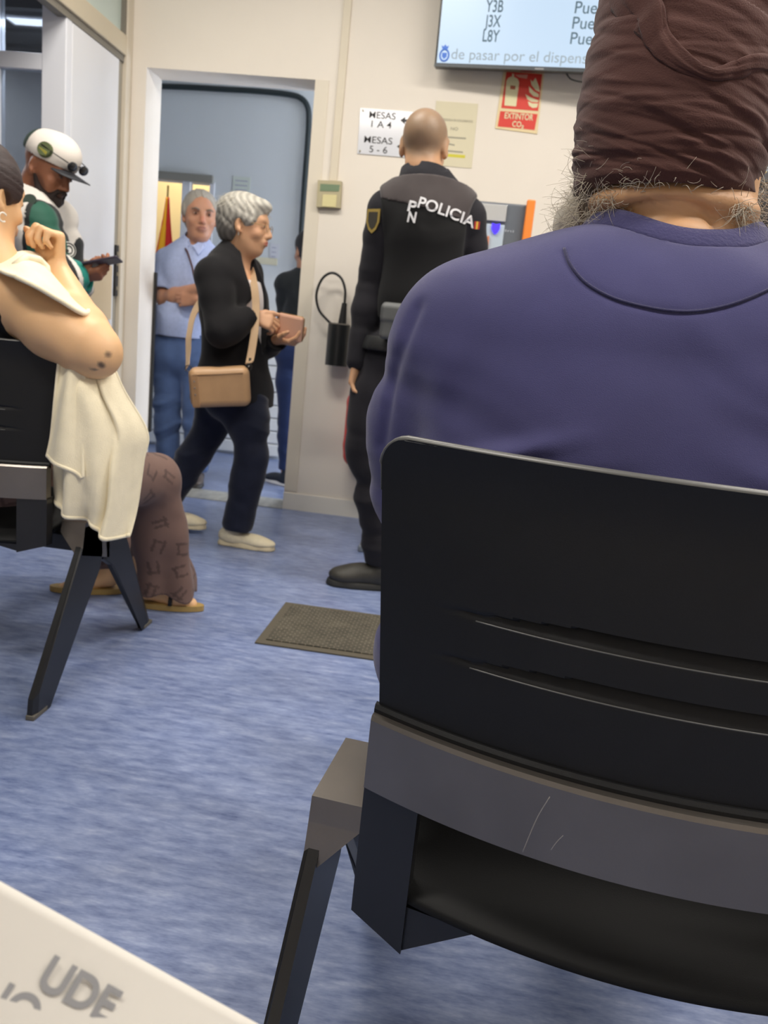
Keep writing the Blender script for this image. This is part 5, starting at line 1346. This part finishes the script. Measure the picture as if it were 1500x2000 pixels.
    for s_ in 'LR': shoe('shoe', (J['an'+s_][0], J['an'+s_][1], 0), (1, -.1, 0), .28, mat('white_trainer', (206, 206, 204), .6), mat('white_sole', (220, 220, 222), .5), t)
    p = empty('phone', ph, 'dark smartphone held by the man in the white cap', 'phone'); M = Matrix.Translation(Vector(ph)) @ Euler((R(-12), R(-16), R(8))).to_matrix().to_4x4()
    MB().box((-.062, -.036, -.004), (.078, .036, .004), M, .003).build('phone_body', mat('phone_dark', (70, 62, 74), .35), p); MB().box((-.058, -.033, .004), (.074, .033, .0045), M).build('phone_screen', mat('phone_glass', (60, 64, 78), .1), p)
cap_man()

# ================================================================== person with dark hair at the right edge
bench((.33, 1.72), 0, 1, 1, 'black bench seat in front of the man in navy, under the dark-haired person', .37)
def right_person():
    t = person((.62, 1.95, 0), 'dark-haired seated person in maroon top at the right edge of the photo')
    H = frame((.05, 1, -.1)); hc = V3(.632, 1.93, 1.27); C = .62
    F = SDF((.30, 1.70, 0.0), (1.0, 2.75, 1.45), .007)
    def torso(F, off=0):
        F.ell((C, 1.95, .92), (.17, .12, .17), None, .04, off=off); F.ell((C, 1.98, .70), (.16, .14, .16), None, .06, off=off); F.ell((C, 2.02, .50), (.19, .16, .11), None, .06, off=off)
        for s_ in (-1, 1): F.cone((C, 1.94, 1.06), (C+s_*.17, 1.95, 1.0), .05, .06, .05, off=off)
    def arms(F, off=0):
        for s_ in (-1, 1): F.chain([(C+s_*.18, 1.95, .99), (C+s_*.21, 2.0, .73), (C+s_*.12, 2.22, .66)], [.056, .046, .03], .03, off=off)
    torso(F, -.01); arms(F, -.004); P = head_sdf(F, hc, H, 1.0); F.cone((C, 1.94, 1.05), (C, 1.94, 1.2), .055, .052, .03)
    for s_ in (-1, 1):
        F.chain([(C+s_*.1, 2.02, .5), (C+s_*.12, 2.42, .5), (C+s_*.12, 2.42, .08)], [.09, .055, .038], .04); hand(F, (C+s_*.12, 2.22, .66), (-s_*.3, .9, -.2), (0, 0, -1), (-s_, 0, 0), (.4, .4, .4, .4), .95)
    F.build('body', skin('skin_r', (176, 128, 100)), t, skincol((176, 128, 100))); eyes(P, H, 1, t)
    G = SDF(hc-.24, hc+.22, .005); G.ell(P(0, -.02, .04), (.100, .116, .10), H, .02); G.ell(P(0, -.055, -.05), (.100, .07, .12), H, .04); G.ell(P(0, .125, -.03), (.085, .08, .11), H, .01, op='-')
    G.disp(folds(.004, (1, .2, .3), 160, (.1, .2, 1), 30, 4)); G.build('hair', mat('hair_black2', (30, 24, 24), .5, bump=.5, bscale=260), t)
    F = SDF((.30, 1.70, .40), (1.0, 2.5, 1.15), .007); torso(F, .014); arms(F, .014); F.cone((C, 1.94, 1.08), (C, 1.95, 1.3), .06, .07, .006, op='-'); F.disp(folds(.005, (.4, 0, 1), 40, (1, .3, -.3), 16, 6)); F.build('top', cloth('maroon_top', (62, 36, 34), bump=.3), t)
    F = SDF((.30, 1.76, 0), (.96, 2.6, .66), .008); F.ell((C, 2.02, .5), (.20, .17, .12), None, .05)
    for s_ in (-1, 1): F.chain([(C+s_*.1, 2.02, .5), (C+s_*.12, 2.42, .5), (C+s_*.12, 2.42, .08)], [.10, .07, .06], .04)
    F.build('trousers', cloth('trousers_black', (34, 34, 38), bump=.3), t)
    for s_ in (-1, 1): shoe('shoe', (C+s_*.12, 2.42, 0), (0, 1, 0), .26, mat('black_leather', (26, 25, 25), .4), mat('rubber_sole', (40, 38, 36), .7), t)
right_person()

# ------------------------------------------------------------------ things on the front wall
WY = YW-.001
def wallpoly(pix, y0, th, name, m, parent=None):
    return MB().prism([on(px, py, 1, y0) for px, py in pix], (0, -th, 0)).build(name, m, parent)
# television
def tv():
    BL = at(848, 130, 4.00); a = R(-5.5); rt = V3(math.cos(a), math.sin(a), 0); tl = R(2.5); nrm = nz(np.cross(rt, (0, 0, 1)))   # towards the room
    up = nz(V3(0, 0, 1)*math.cos(tl)+nrm*math.sin(tl)); n = np.cross(rt, up); Wd, Hd = .98, .565
    t = empty('television', BL+rt*Wd/2, 'wall television showing turn numbers above the fire extinguisher sign', 'television')
    M = Matrix((( rt[0], up[0], n[0], BL[0]), (rt[1], up[1], n[1], BL[1]), (rt[2], up[2], n[2], BL[2]), (0, 0, 0, 1)))
    MB().box((0, 0, -.045), (Wd, Hd, 0), M, .004).build('casing', mat('tv_black', (20, 22, 24), .3), t)
    MB().box((.3, .15, -.09), (.7, .42, -.045), M).build('wall_mount', M_blackm, t)
    MB().box((.0, 0, .0), (Wd, .012, .003), M).build('lower_bezel', mat('bezel_grey', (70, 76, 80), .3), t)
    Msc = mat('screen_glow', (200, 223, 245), .3, emit=1.0); Msc.node_tree.nodes['Principled BSDF'].inputs['Base Color'].default_value = (.01, .01, .012, 1)
    sc = MB().box((.010, .016, -.001), (Wd-.010, Hd-.010, .0015), M).build('screen', Msc, t)
    MB().box((.46, .003, .003), (.50, .009, .004), M).build('badge', mat('badge_light', (150, 150, 150), .3), t)
    def pl(px, py):
        d = ray(px, py); P0 = BL+n*.0016; s_ = np.dot(P0-CAM_POS, n)/np.dot(d, n); return CAM_POS+d*s_
    Mt = mat('screen_text', (74, 104, 122), .5); M2 = mat('screen_text_light', (150, 168, 182), .5)
    for s_, x, y, w_, h_ in (('L8Y', 942, 81, .075, .048), ('J3X', 946, 52, .072, .048), ('Y3B', 948, 23, .078, .048)):
        text('lettering', s_, h_, pl(x, y), rt, up, Mt, sc, width=w_, bold=.012, extrude=.0008)
    for x, y in ((1113, 86), (1117, 56), (1122, 26)): text('lettering', 'Puesto 2', .048, pl(x, y), rt, up, Mt, sc, width=.235, bold=.004, extrude=.0008)
    text('lettering', 'de pasar por el dispensador', .044, pl(881, 115), rt, up, M2, sc, width=.735, bold=0, extrude=.0008)
    # blue crest: crowned wreath
    Mb = mat('crest_blue', (70, 120, 216), .5); c = pl(868, 108); g = MB()
    P = lambda x, y: Vector(c+rt*x+up*y+n*.0008)
    g.tube([P(.020*math.cos(q), .024*math.sin(q)) for q in np.linspace(0, 6.28, 24)[:-1]], .004, 5, True)
    g.add([P(*q)+Vector(n)*.001 for q in ((-.011, .010), (.011, .010), (.011, -.006), (0, -.016), (-.011, -.006))], [(0, 1, 2, 3, 4)])
    g.add([P(*q)+Vector(n)*.001 for q in ((-.013, .026), (.013, .026), (.017, .040), (.007, .036), (0, .045), (-.007, .036), (-.017, .040))], [tuple(range(7))])
    g.build('crest', Mb, sc)
    cb = [BL+rt*.60-n*.03+up*.0, BL+rt*.63-n*.04-up*.022, BL+rt*.70-n*.045-up*.028, BL+rt*.77-n*.04-up*.012, BL+rt*.80-n*.03+up*.01]
    MB().tube(spline(cb, 6), .0035, 6).build('power_cable', M_dark, t)
tv()
# fire extinguisher sign
s = empty('fire_sign', at(1012, 250, YW), 'red and cream fire extinguisher sign under the television', 'sign')
wallpoly([(984, 136), (1063, 141), (1049, 262), (967, 251)], WY, .003, 'board', mat('sign_cream', (226, 206, 160), .5), s)
Mr = mat('sign_red', (214, 58, 44), .5); Mcr = mat('sign_cream2', (222, 214, 172), .5)
wallpoly([(989, 140), (1059, 145), (1051, 217), (979, 211)], WY-.003, .001, 'red_panel', Mr, s)
wallpoly([(977, 217), (1050, 223), (1044, 254), (972, 247)], WY-.003, .001, 'red_panel', Mr, s)
wallpoly([(989, 158), (993, 152), (1000, 149), (1000, 144), (1004, 144), (1004, 150), (1011, 154), (1014, 161), (1008, 208), (985, 206)], WY-.004, .001, 'pictogram_bottle', Mcr, s)
wallpoly([(997, 167), (1007, 168), (1006, 175), (996, 174)], WY-.005, .0006, 'pictogram_label', mat('sign_brown', (160, 84, 54), .5), s)
wallpoly([(1006, 146), (1031, 146), (1029, 154), (1013, 151)], WY-.004, .001, 'pictogram_horn', mat('sign_pink', (214, 150, 130), .5), s)
for pts in ([(1036, 155), (1040, 160), (1046, 152), (1053, 170), (1054, 180), (1046, 176), (1038, 166)], [(1033, 168), (1042, 178), (1052, 184), (1052, 190), (1042, 188), (1034, 180)],
            [(1026, 184), (1036, 190), (1046, 194), (1052, 196), (1050, 200), (1038, 199), (1030, 194)], [(1031, 198), (1040, 202), (1051, 202), (1049, 210), (1040, 211), (1033, 206)]):
    wallpoly(pts, WY-.004, .001, 'pictogram_flame', Mcr, s)
rx_ = V3(1, 0, 0); uz = V3(0, 0, 1)
text('lettering', 'EXTINTOR', .026, at(985, 231, WY-.0045), rx_, uz, Mcr, s, width=.135, bold=.02)
text('lettering', 'CO\u2082', .024, at(1000, 247, WY-.0045), rx_, uz, Mcr, s, width=.055, bold=.02)
# direction sign
s = empty('direction_sign', at(760, 300, YW), 'white acrylic sign reading MESAS 1 A 4 with arrows behind the officer', 'sign')
wallpoly([(704, 211), (826, 220), (818, 310), (698, 300)], WY, .004, 'panel', mat('acrylic_white', (214, 216, 222), .12, spec=.6), s)
Mk = mat('print_black', (40, 38, 40), .5)
text('lettering', 'MESAS', .030, at(721, 230, WY-.0045), rx_, uz, Mk, s, width=.128, bold=.003); text('lettering', '1 A 4', .030, at(725, 248, WY-.0045), rx_, uz, Mk, s, width=.098, bold=.003)
text('lettering', 'MESAS', .030, at(711, 278, WY-.0045), rx_, uz, Mk, s, width=.138, bold=.003); text('lettering', '5 - 6', .030, at(721, 297, WY-.0045), rx_, uz, Mk, s, width=.088, bold=.003)
for x, y in ((782, 235), (775, 286)):
    wallpoly([(x, y), (x+10, y-7), (x+9, y-2), (x+28, y), (x+27, y+4), (x+9, y+3), (x+9, y+8)], WY-.004, .0006, 'arrow', Mk, s)
for x, y in ((709, 216), (821, 224), (703, 295)):
    q = at(x, y, WY-.004); MB().cyl(q, q+V3(0, -.006, 0), .005, .004, 12).build('screw', mat('steel', (150, 145, 130), .3, metal=1), s)
# paper notice
s = empty('paper_notice', at(890, 325, YW), 'yellowed paper notice with a highlighted line right of the officer', 'notice')
wallpoly([(852, 197), (934, 203), (921, 329), (842, 322)], WY, .0015, 'sheet', mat('yellowed_paper', (214, 206, 178), .7), s)
Mg = mat('faint_print', (150, 146, 130), .7)
text('lettering', 'RECOGIDA DE DOCUMENTOS', .010, at(862, 235, WY-.002), rx_, uz, Mg, s, width=.15); text('lettering', 'NO', .014, at(880, 254, WY-.002), rx_, uz, Mg, s, width=.035)
for y, a, b in ((268, 868, 910), (281, 872, 888), (295, 872, 904)): wallpoly([(a, y-2), (b, y+1), (b, y+4), (a, y+1)], WY-.0015, .0004, 'print_line', Mg, s)
wallpoly([(870, 300), (909, 303), (908, 309), (870, 306)], WY-.0015, .0005, 'highlight', mat('highlighter', (204, 196, 60), .6), s)
# control box and its cable duct
s = empty('control_box', at(645, 406, YW), 'small beige control box with green display on the wall beside the doorway', 'control box')
wallpoly([(623, 354), (669, 356), (666, 408), (620, 406)], WY, .03, 'housing', mat('box_beige', (176, 166, 134), .5), s)
wallpoly([(626, 359), (664, 361), (662, 374), (625, 373)], WY-.03, .002, 'display', mat('lcd_green', (112, 132, 104), .3), s)
wallpoly([(631, 380), (658, 381), (656, 405), (629, 403)], WY-.03, .004, 'key_cover', mat('cover_pale', (212, 202, 150), .5), s)
x0, x1 = at(644, 350, YW)[0], at(659, 350, YW)[0]
tag(MB().box((x0, YW-.012, at(645, 354, YW)[2]), (x1, YW, HC), bev=.003).build('cable_duct', mat('duct_cream', (214, 204, 184), .6)), 'narrow cream cable duct running up the wall from the control box', 'cable duct')
tag(MB().box((JR+.0, YW-.004, .1), (JR+.07, YW, ZL), bev=.002).build('door_trim', mat('trim_cream', (218, 209, 192), .6)), 'flat cream trim strip along the right door jamb', 'trim')
# door magnet with flexible stalk
hc = at(661, 676, 4.05); s = empty('door_magnet', hc+V3(0, 0, -.12), 'black cylinder with looped flexible stalk mounted on the wall', 'wall fixture')
top = at(663, 634, 4.045); bot = at(656, 714, 4.045); Mbk = mat('satin_black', (26, 27, 28), .35)
MB().cyl(bot, top, .056, .056, 32).build('cylinder', Mbk, s); MB().cyl(top, top+V3(0, 0, .006), .056, .048, 32).build('cap_ring', mat('dark_steel', (96, 92, 88), .4, metal=.5), s)
MB().box(at(656, 690, 4.1)+V3(-.02, 0, -.03), at(656, 690, 4.1)+V3(.02, .012, .03)).build('bracket', Mbk, s)
st = at(668, 634, 4.045); MB().cyl(st, at(673, 592, 4.045), .022, .013, 16).build('socket', Mbk, s)
MB().tube(spline([at(673, 592, 4.045), at(674, 566, 4.045), at(666, 543, 4.045), at(648, 533, 4.04), at(629, 545, 4.04), at(618, 575, 4.04), at(623, 605, 4.04), at(640, 626, 4.045), at(652, 636, 4.045)], 8), .0065, 8).build('flexible_stalk', Mbk, s)
# fire extinguisher behind the officer
ex = at(694, 868, 4.0); s = empty('fire_extinguisher', (ex[0], ex[1], .33), 'red fire extinguisher on the wall behind the officer', 'fire extinguisher')
F = SDF((ex[0]-.14, ex[1]-.14, .26), (ex[0]+.14, ex[1]+.14, .92), .005); F.cone((ex[0], ex[1], .40), (ex[0], ex[1], .60), .062, .062, .01); F.ell((ex[0], ex[1], .63), (.060, .060, .05), None, .02); F.cone((ex[0], ex[1], .35), (ex[0], ex[1], .40), .058, .062, .01); F.cone((ex[0], ex[1], .66), (ex[0], ex[1], .73), .02, .016, .02)
F.build('cylinder', mat('extinguisher_red', (200, 40, 34), .35), s)
MB().box((ex[0]-.018, ex[1]-.075, .715), (ex[0]+.018, ex[1]+.02, .74), bev=.004).build('valve_handle', mat('satin_black', (26, 27, 28), .35), s)
MB().tube(spline([(ex[0]+.02, ex[1], .72), (ex[0]+.07, ex[1]-.02, .68), (ex[0]+.07, ex[1]-.03, .52), (ex[0]+.062, ex[1]-.03, .45)], 6), .008, 8).build('hose', mat('satin_black', (26, 27, 28), .35), s)
MB().box((ex[0]-.03, ex[1]+.05, .5), (ex[0]+.03, YW, .54)).build('bracket', Mbk, s)
# ticket kiosk
kx0, kx1, ky = -.44, .16, 3.55
s = empty('ticket_kiosk', ((kx0+kx1)/2, ky, 0), 'grey self-service kiosk with blue shield light behind the officer', 'kiosk')
Mkd = mat('kiosk_grey', (92, 98, 106), .4); Mkl = mat('kiosk_light', (176, 190, 202), .35)
MB().box((kx0, ky-.12, 0), (kx1, ky+.34, .03), bev=.006).build('base_plate', mat('kiosk_base', (110, 118, 128), .4), s)
MB().box((kx0+.05, ky+.02, .03), (kx1-.05, ky+.28, .95), bev=.01).build('pedestal', mat('kiosk_blue_grey', (58, 70, 90), .45), s)
top_z = at(985, 396, ky)[2]
MB().box((kx0+.02, ky, .95), (kx1-.015, ky+.2, top_z), bev=.008).build('head', Mkd, s)
xm = at(986, 440, ky)[0]; zh = at(970, 433, ky)[2]
MB().box((kx0+.03, ky-.010, zh), (xm, ky, top_z-.01), bev=.003).build('header_panel', mat('silver_panel', (206, 208, 208), .22, metal=.5), s)
MB().box((kx0+.03, ky-.008, 1.0), (xm, ky, zh-.012), bev=.003).build('front_panel', Mkl, s)
q = at(968, 446, ky-.012); g = MB(); g.prism([q+V3(a*.017, 0, b*.02) for a, b in ((-1, 1), (0, .75), (1, 1), (1, -.1), (.55, -.8), (0, -1.2), (-.55, -.8), (-1, -.1))], (0, -.004, 0)); g.build('shield_light', mat('shield_blue', (60, 40, 240), .4, emit=1.3), s)
text('lettering', 'dni', .010, at(980, 452, ky-.001), rx_, uz, mat('pale_print', (170, 176, 184), .5), s, width=.05)
MB().box(at(948, 495, ky)+V3(0, -.016, 0), at(956, 462, ky)+V3(0, -.008, 0)).build('card_icon', mat('icon_orange', (206, 130, 96), .5), s)
a = at(1027, 475, ky-.02); b = at(1033, 390, ky-.02); MB().box((a[0]-.018, ky-.03, .6), (a[0]+.018, ky+.02, b[2]), bev=.006).build('orange_edge', mat('orange_plastic', (226, 128, 44), .45), s)['label'] = 'orange upright edge'
# floor mat
Mm = bpy.data.materials.new('ribbed_mat'); Mm.use_nodes = True; nt = Mm.node_tree; b_ = nt.nodes['Principled BSDF']; tc = nt.nodes.new('ShaderNodeTexCoord'); br = nt.nodes.new('ShaderNodeTexBrick')
br.inputs['Scale'].default_value = 20; br.inputs['Color1'].default_value = lin((84, 80, 68))+(1,); br.inputs['Color2'].default_value = lin((56, 54, 46))+(1,); br.inputs['Mortar'].default_value = lin((122, 114, 98))+(1,); br.inputs['Mortar Size'].default_value = .035
nz_ = nt.nodes.new('ShaderNodeTexNoise'); nz_.inputs['Scale'].default_value = 9; nt.links.new(tc.outputs['Object'], nz_.inputs['Vector']); mx = nt.nodes.new('ShaderNodeMix'); mx.data_type = 'RGBA'; mx.blend_type = 'MULTIPLY'; mx.inputs[0].default_value = .6
nt.links.new(tc.outputs['Object'], br.inputs['Vector']); nt.links.new(br.outputs['Color'], mx.inputs[6]); nt.links.new(nz_.outputs['Fac'], mx.inputs[7]); nt.links.new(mx.outputs[2], b_.inputs['Base Color']); b_.inputs['Roughness'].default_value = .9
bp = nt.nodes.new('ShaderNodeBump'); bp.inputs['Strength'].default_value = .6; nt.links.new(br.outputs['Fac'], bp.inputs['Height']); nt.links.new(bp.outputs[0], b_.inputs['Normal'])
s = empty('floor_mat', (-.26, 2.43, 0), 'worn grey-brown floor mat with block pattern on the blue floor', 'mat')
MB().box((-.575, 2.235, .0), (.06, 2.63, .006), bev=.002).build('mat_border', mat('mat_edge', (84, 78, 66), .85, bump=.3, bscale=120), s)
MB().box((-.548, 2.262, .005), (.033, 2.603, .010), bev=.002).build('mat_field', Mm, s)
# vending machine at the right with a snack brand panel
vx = at(1436, 345, 3.55)[0]; s = empty('vending_machine', (vx+.4, 3.8, 0), 'grey vending machine with yellow snack logo at the right edge', 'vending machine')
zt_ = at(1490, 318, 3.55)[2]
MB().box((vx, 3.56, .06), (vx+.85, YW-.02, max(zt_, 1.85)), bev=.012).build('cabinet', mat('machine_grey', (122, 130, 140), .4), s)
MB().box((vx+.03, 3.60, 0), (vx+.82, YW-.05, .06)).build('plinth', M_dark, s)
fp = MB().box((vx+.03, 3.548, .3), (vx+.82, 3.56, 1.68), bev=.004).build('door_panel', mat('machine_panel', (176, 178, 196), .3), s)
c = at(1497, 366, 3.54); g = MB(); g.prism([c+V3(.105*math.cos(q), 0, .045*math.sin(q)+.012*math.cos(q*2)) for q in np.linspace(0, 6.28, 32)[:-1]], (0, -.003, 0)); lg = g.build('logo', mat('logo_yellow', (238, 206, 44), .4), fp)
c2 = at(1497, 353, 3.54); g = MB(); g.prism([c2+V3(.045*math.cos(q), 0, .034*math.sin(q)) for q in np.linspace(0, 6.28, 24)[:-1]], (0, -.003, 0)); g.build('logo_sun', mat('logo_yellow', (238, 206, 44), .4), lg)
text('lettering', 'Ruffles', .044, at(1471, 375, 3.535), rx_, uz, mat('logo_white', (240, 228, 226), .4), lg, width=.21, bold=.06, shear=.1, extrude=.0005)
text('lettering', 'Ruffles', .044, at(1471, 375, 3.535), rx_, uz, mat('logo_red', (216, 60, 56), .4), lg, width=.21, bold=.015, shear=.1, extrude=.0012)
MB().box((vx+.12, 3.54, .36), (vx+.60, 3.55, .52)).build('pickup_flap', M_dark, fp)

# ------------------------------------------------------------------ corridor details
MC = mat('conduit_black', (34, 44, 46), .4)
pts = [at(298, 168, 5.66), at(360, 170, 5.66), at(430, 174, 5.66), at(500, 178, 5.66), at(560, 184, 5.66), at(588, 192, 5.66), at(601, 210, 5.66), at(603, 240, 5.66), at(600, 290, 5.66), at(592, 400, 5.66), at(584, 530, 5.66), at(576, 650, 5.66)]
s = tag(MB().tube(spline(pts, 8), .019, 10).build('conduit', MC), 'black pipe conduit running along the corridor wall and bending down at right', 'conduit')
for (x, y, w_, h_, c_, l_) in ((472, 364, 36, 34, (206, 214, 206), 'pale paper sheet on the far corridor wall above the grey-haired woman'), (536, 490, 20, 26, (212, 214, 222), 'small printed sheet on the corridor wall right of the woman\'s chin'), (520, 510, 44, 9, (222, 216, 190), 'narrow yellowish strip of paper on the corridor wall below the small sheet')):
    a = at(x-w_/2, y+h_/2, YF); b = at(x+w_/2, y-h_/2, YF)
    s = empty('wall_paper_sheet', (a+b)/2, l_, 'paper'); s.name = 'paper_sheet'
    sh_ = MB().box((a[0], YF-.004, a[2]), (b[0], YF-.001, b[2])).build('sheet', mat('sheet_%d' % x, c_, .7), s)
    if h_ > 10:
        for k in range(3): MB().box((a[0]+.015, YF-.0052, b[2]-.03-k*.03), (b[0]-.02, YF-.0042, b[2]-.024-k*.03)).build('print_line', mat('print_mauve', (170, 172, 190), .7), sh_)
# flag in the lit office
fx = at(324, 400, 6.4); s = empty('flag', (fx[0], 6.4, 0), 'furled red and yellow flag on a pole in the lit office', 'flag')
MB().cyl((fx[0], 6.4, .02), (fx[0]+.012, 6.4, at(324, 362, 6.4)[2]), .010, .008, 12).build('pole', mat('brass_pole', (150, 130, 84), .3, metal=.6), s)
MB().cyl((fx[0], 6.4, 0), (fx[0], 6.4, .03), .14, .12, 24).build('stand', mat('brass_pole', (150, 130, 84), .3, metal=.6), s)
zt1 = at(324, 385, 6.4)[2]; nu, nv = 90, 50; V = []; C_ = []
for j in range(nv):
    v = j/(nv-1); r_ = .012+.20*v**1.2
    for i in range(nu):
        a = 2*math.pi*i/nu; rr_ = r_*(1+.22*math.sin(a*7+v*2)); V.append((fx[0]+.012-.02*v+rr_*math.cos(a)*.8, 6.4+rr_*math.sin(a)*.5, zt1-v*1.15))
        c = lin((196, 36, 44)) if (abs(a-4.4) > .45+.2*v) and not (1.0 < a < 2.0) else lin((238, 184, 40)); C_.append(c)
Q = np.array([(j*nu+i, j*nu+(i+1) % nu, (j+1)*nu+(i+1) % nu, (j+1)*nu+i) for j in range(nv-1) for i in range(nu)])
fl = mesh_obj('flag_cloth', V, Q, mat('flag_attr', (200, 40, 40), .7, attr=True), s, col=np.array(C_)); fl.modifiers.new('thickness', 'SOLIDIFY').thickness = .003

# ------------------------------------------------------------------ sheet of paper held in the very foreground
def paper():
    A = at(-260, 1575, .30); B = at(545, 2022, .33); D = at(-420, 2500, .21); Cc = at(420, 2700, .23)
    nx, ny = 30, 30; V = []
    nn = nz(np.cross(B-A, D-A)); nn = nn if nn[2] > 0 else -nn
    def S_(u, v): return (A*(1-u)+B*u)*(1-v)+(D*(1-u)+Cc*u)*v+nn*(.006*math.sin(u*3.14)+.002*math.sin(u*9))*(1-v*.5)
    for j in range(ny):
        for i in range(nx): V.append(S_(i/(nx-1), j/(ny-1)))
    Q = np.array([(j*nx+i, j*nx+i+1, (j+1)*nx+i+1, (j+1)*nx+i) for j in range(ny-1) for i in range(nx-1)])
    t = empty('paper_form', (A+B+Cc+D)/4, 'blurred white printed paper form in the bottom left foreground', 'paper')
    o = mesh_obj('sheet', V, Q, mat('white_paper', (216, 212, 204), .7), t); m = o.modifiers.new('thickness', 'SOLIDIFY'); m.thickness = .0006; m.offset = 0
    rt = nz(B-A); up = nz(np.cross(nn, rt)); up = up if up@(A-D) > 0 else -up
    def pl(px, py):
        d = ray(px, py); s_ = np.dot(A+nn*.0085-CAM_POS, nn)/np.dot(d, nn); return CAM_POS+d*s_
    Mg = mat('grey_ink', (150, 150, 152), .7)
    text('lettering', 'UDE', .0135, pl(70, 1925), rt, up, Mg, t, bold=.03, extrude=.0001); text('lettering', 'NO', .0135, pl(-62, 1960), rt, up, Mg, t, bold=.03, extrude=.0001)
paper()
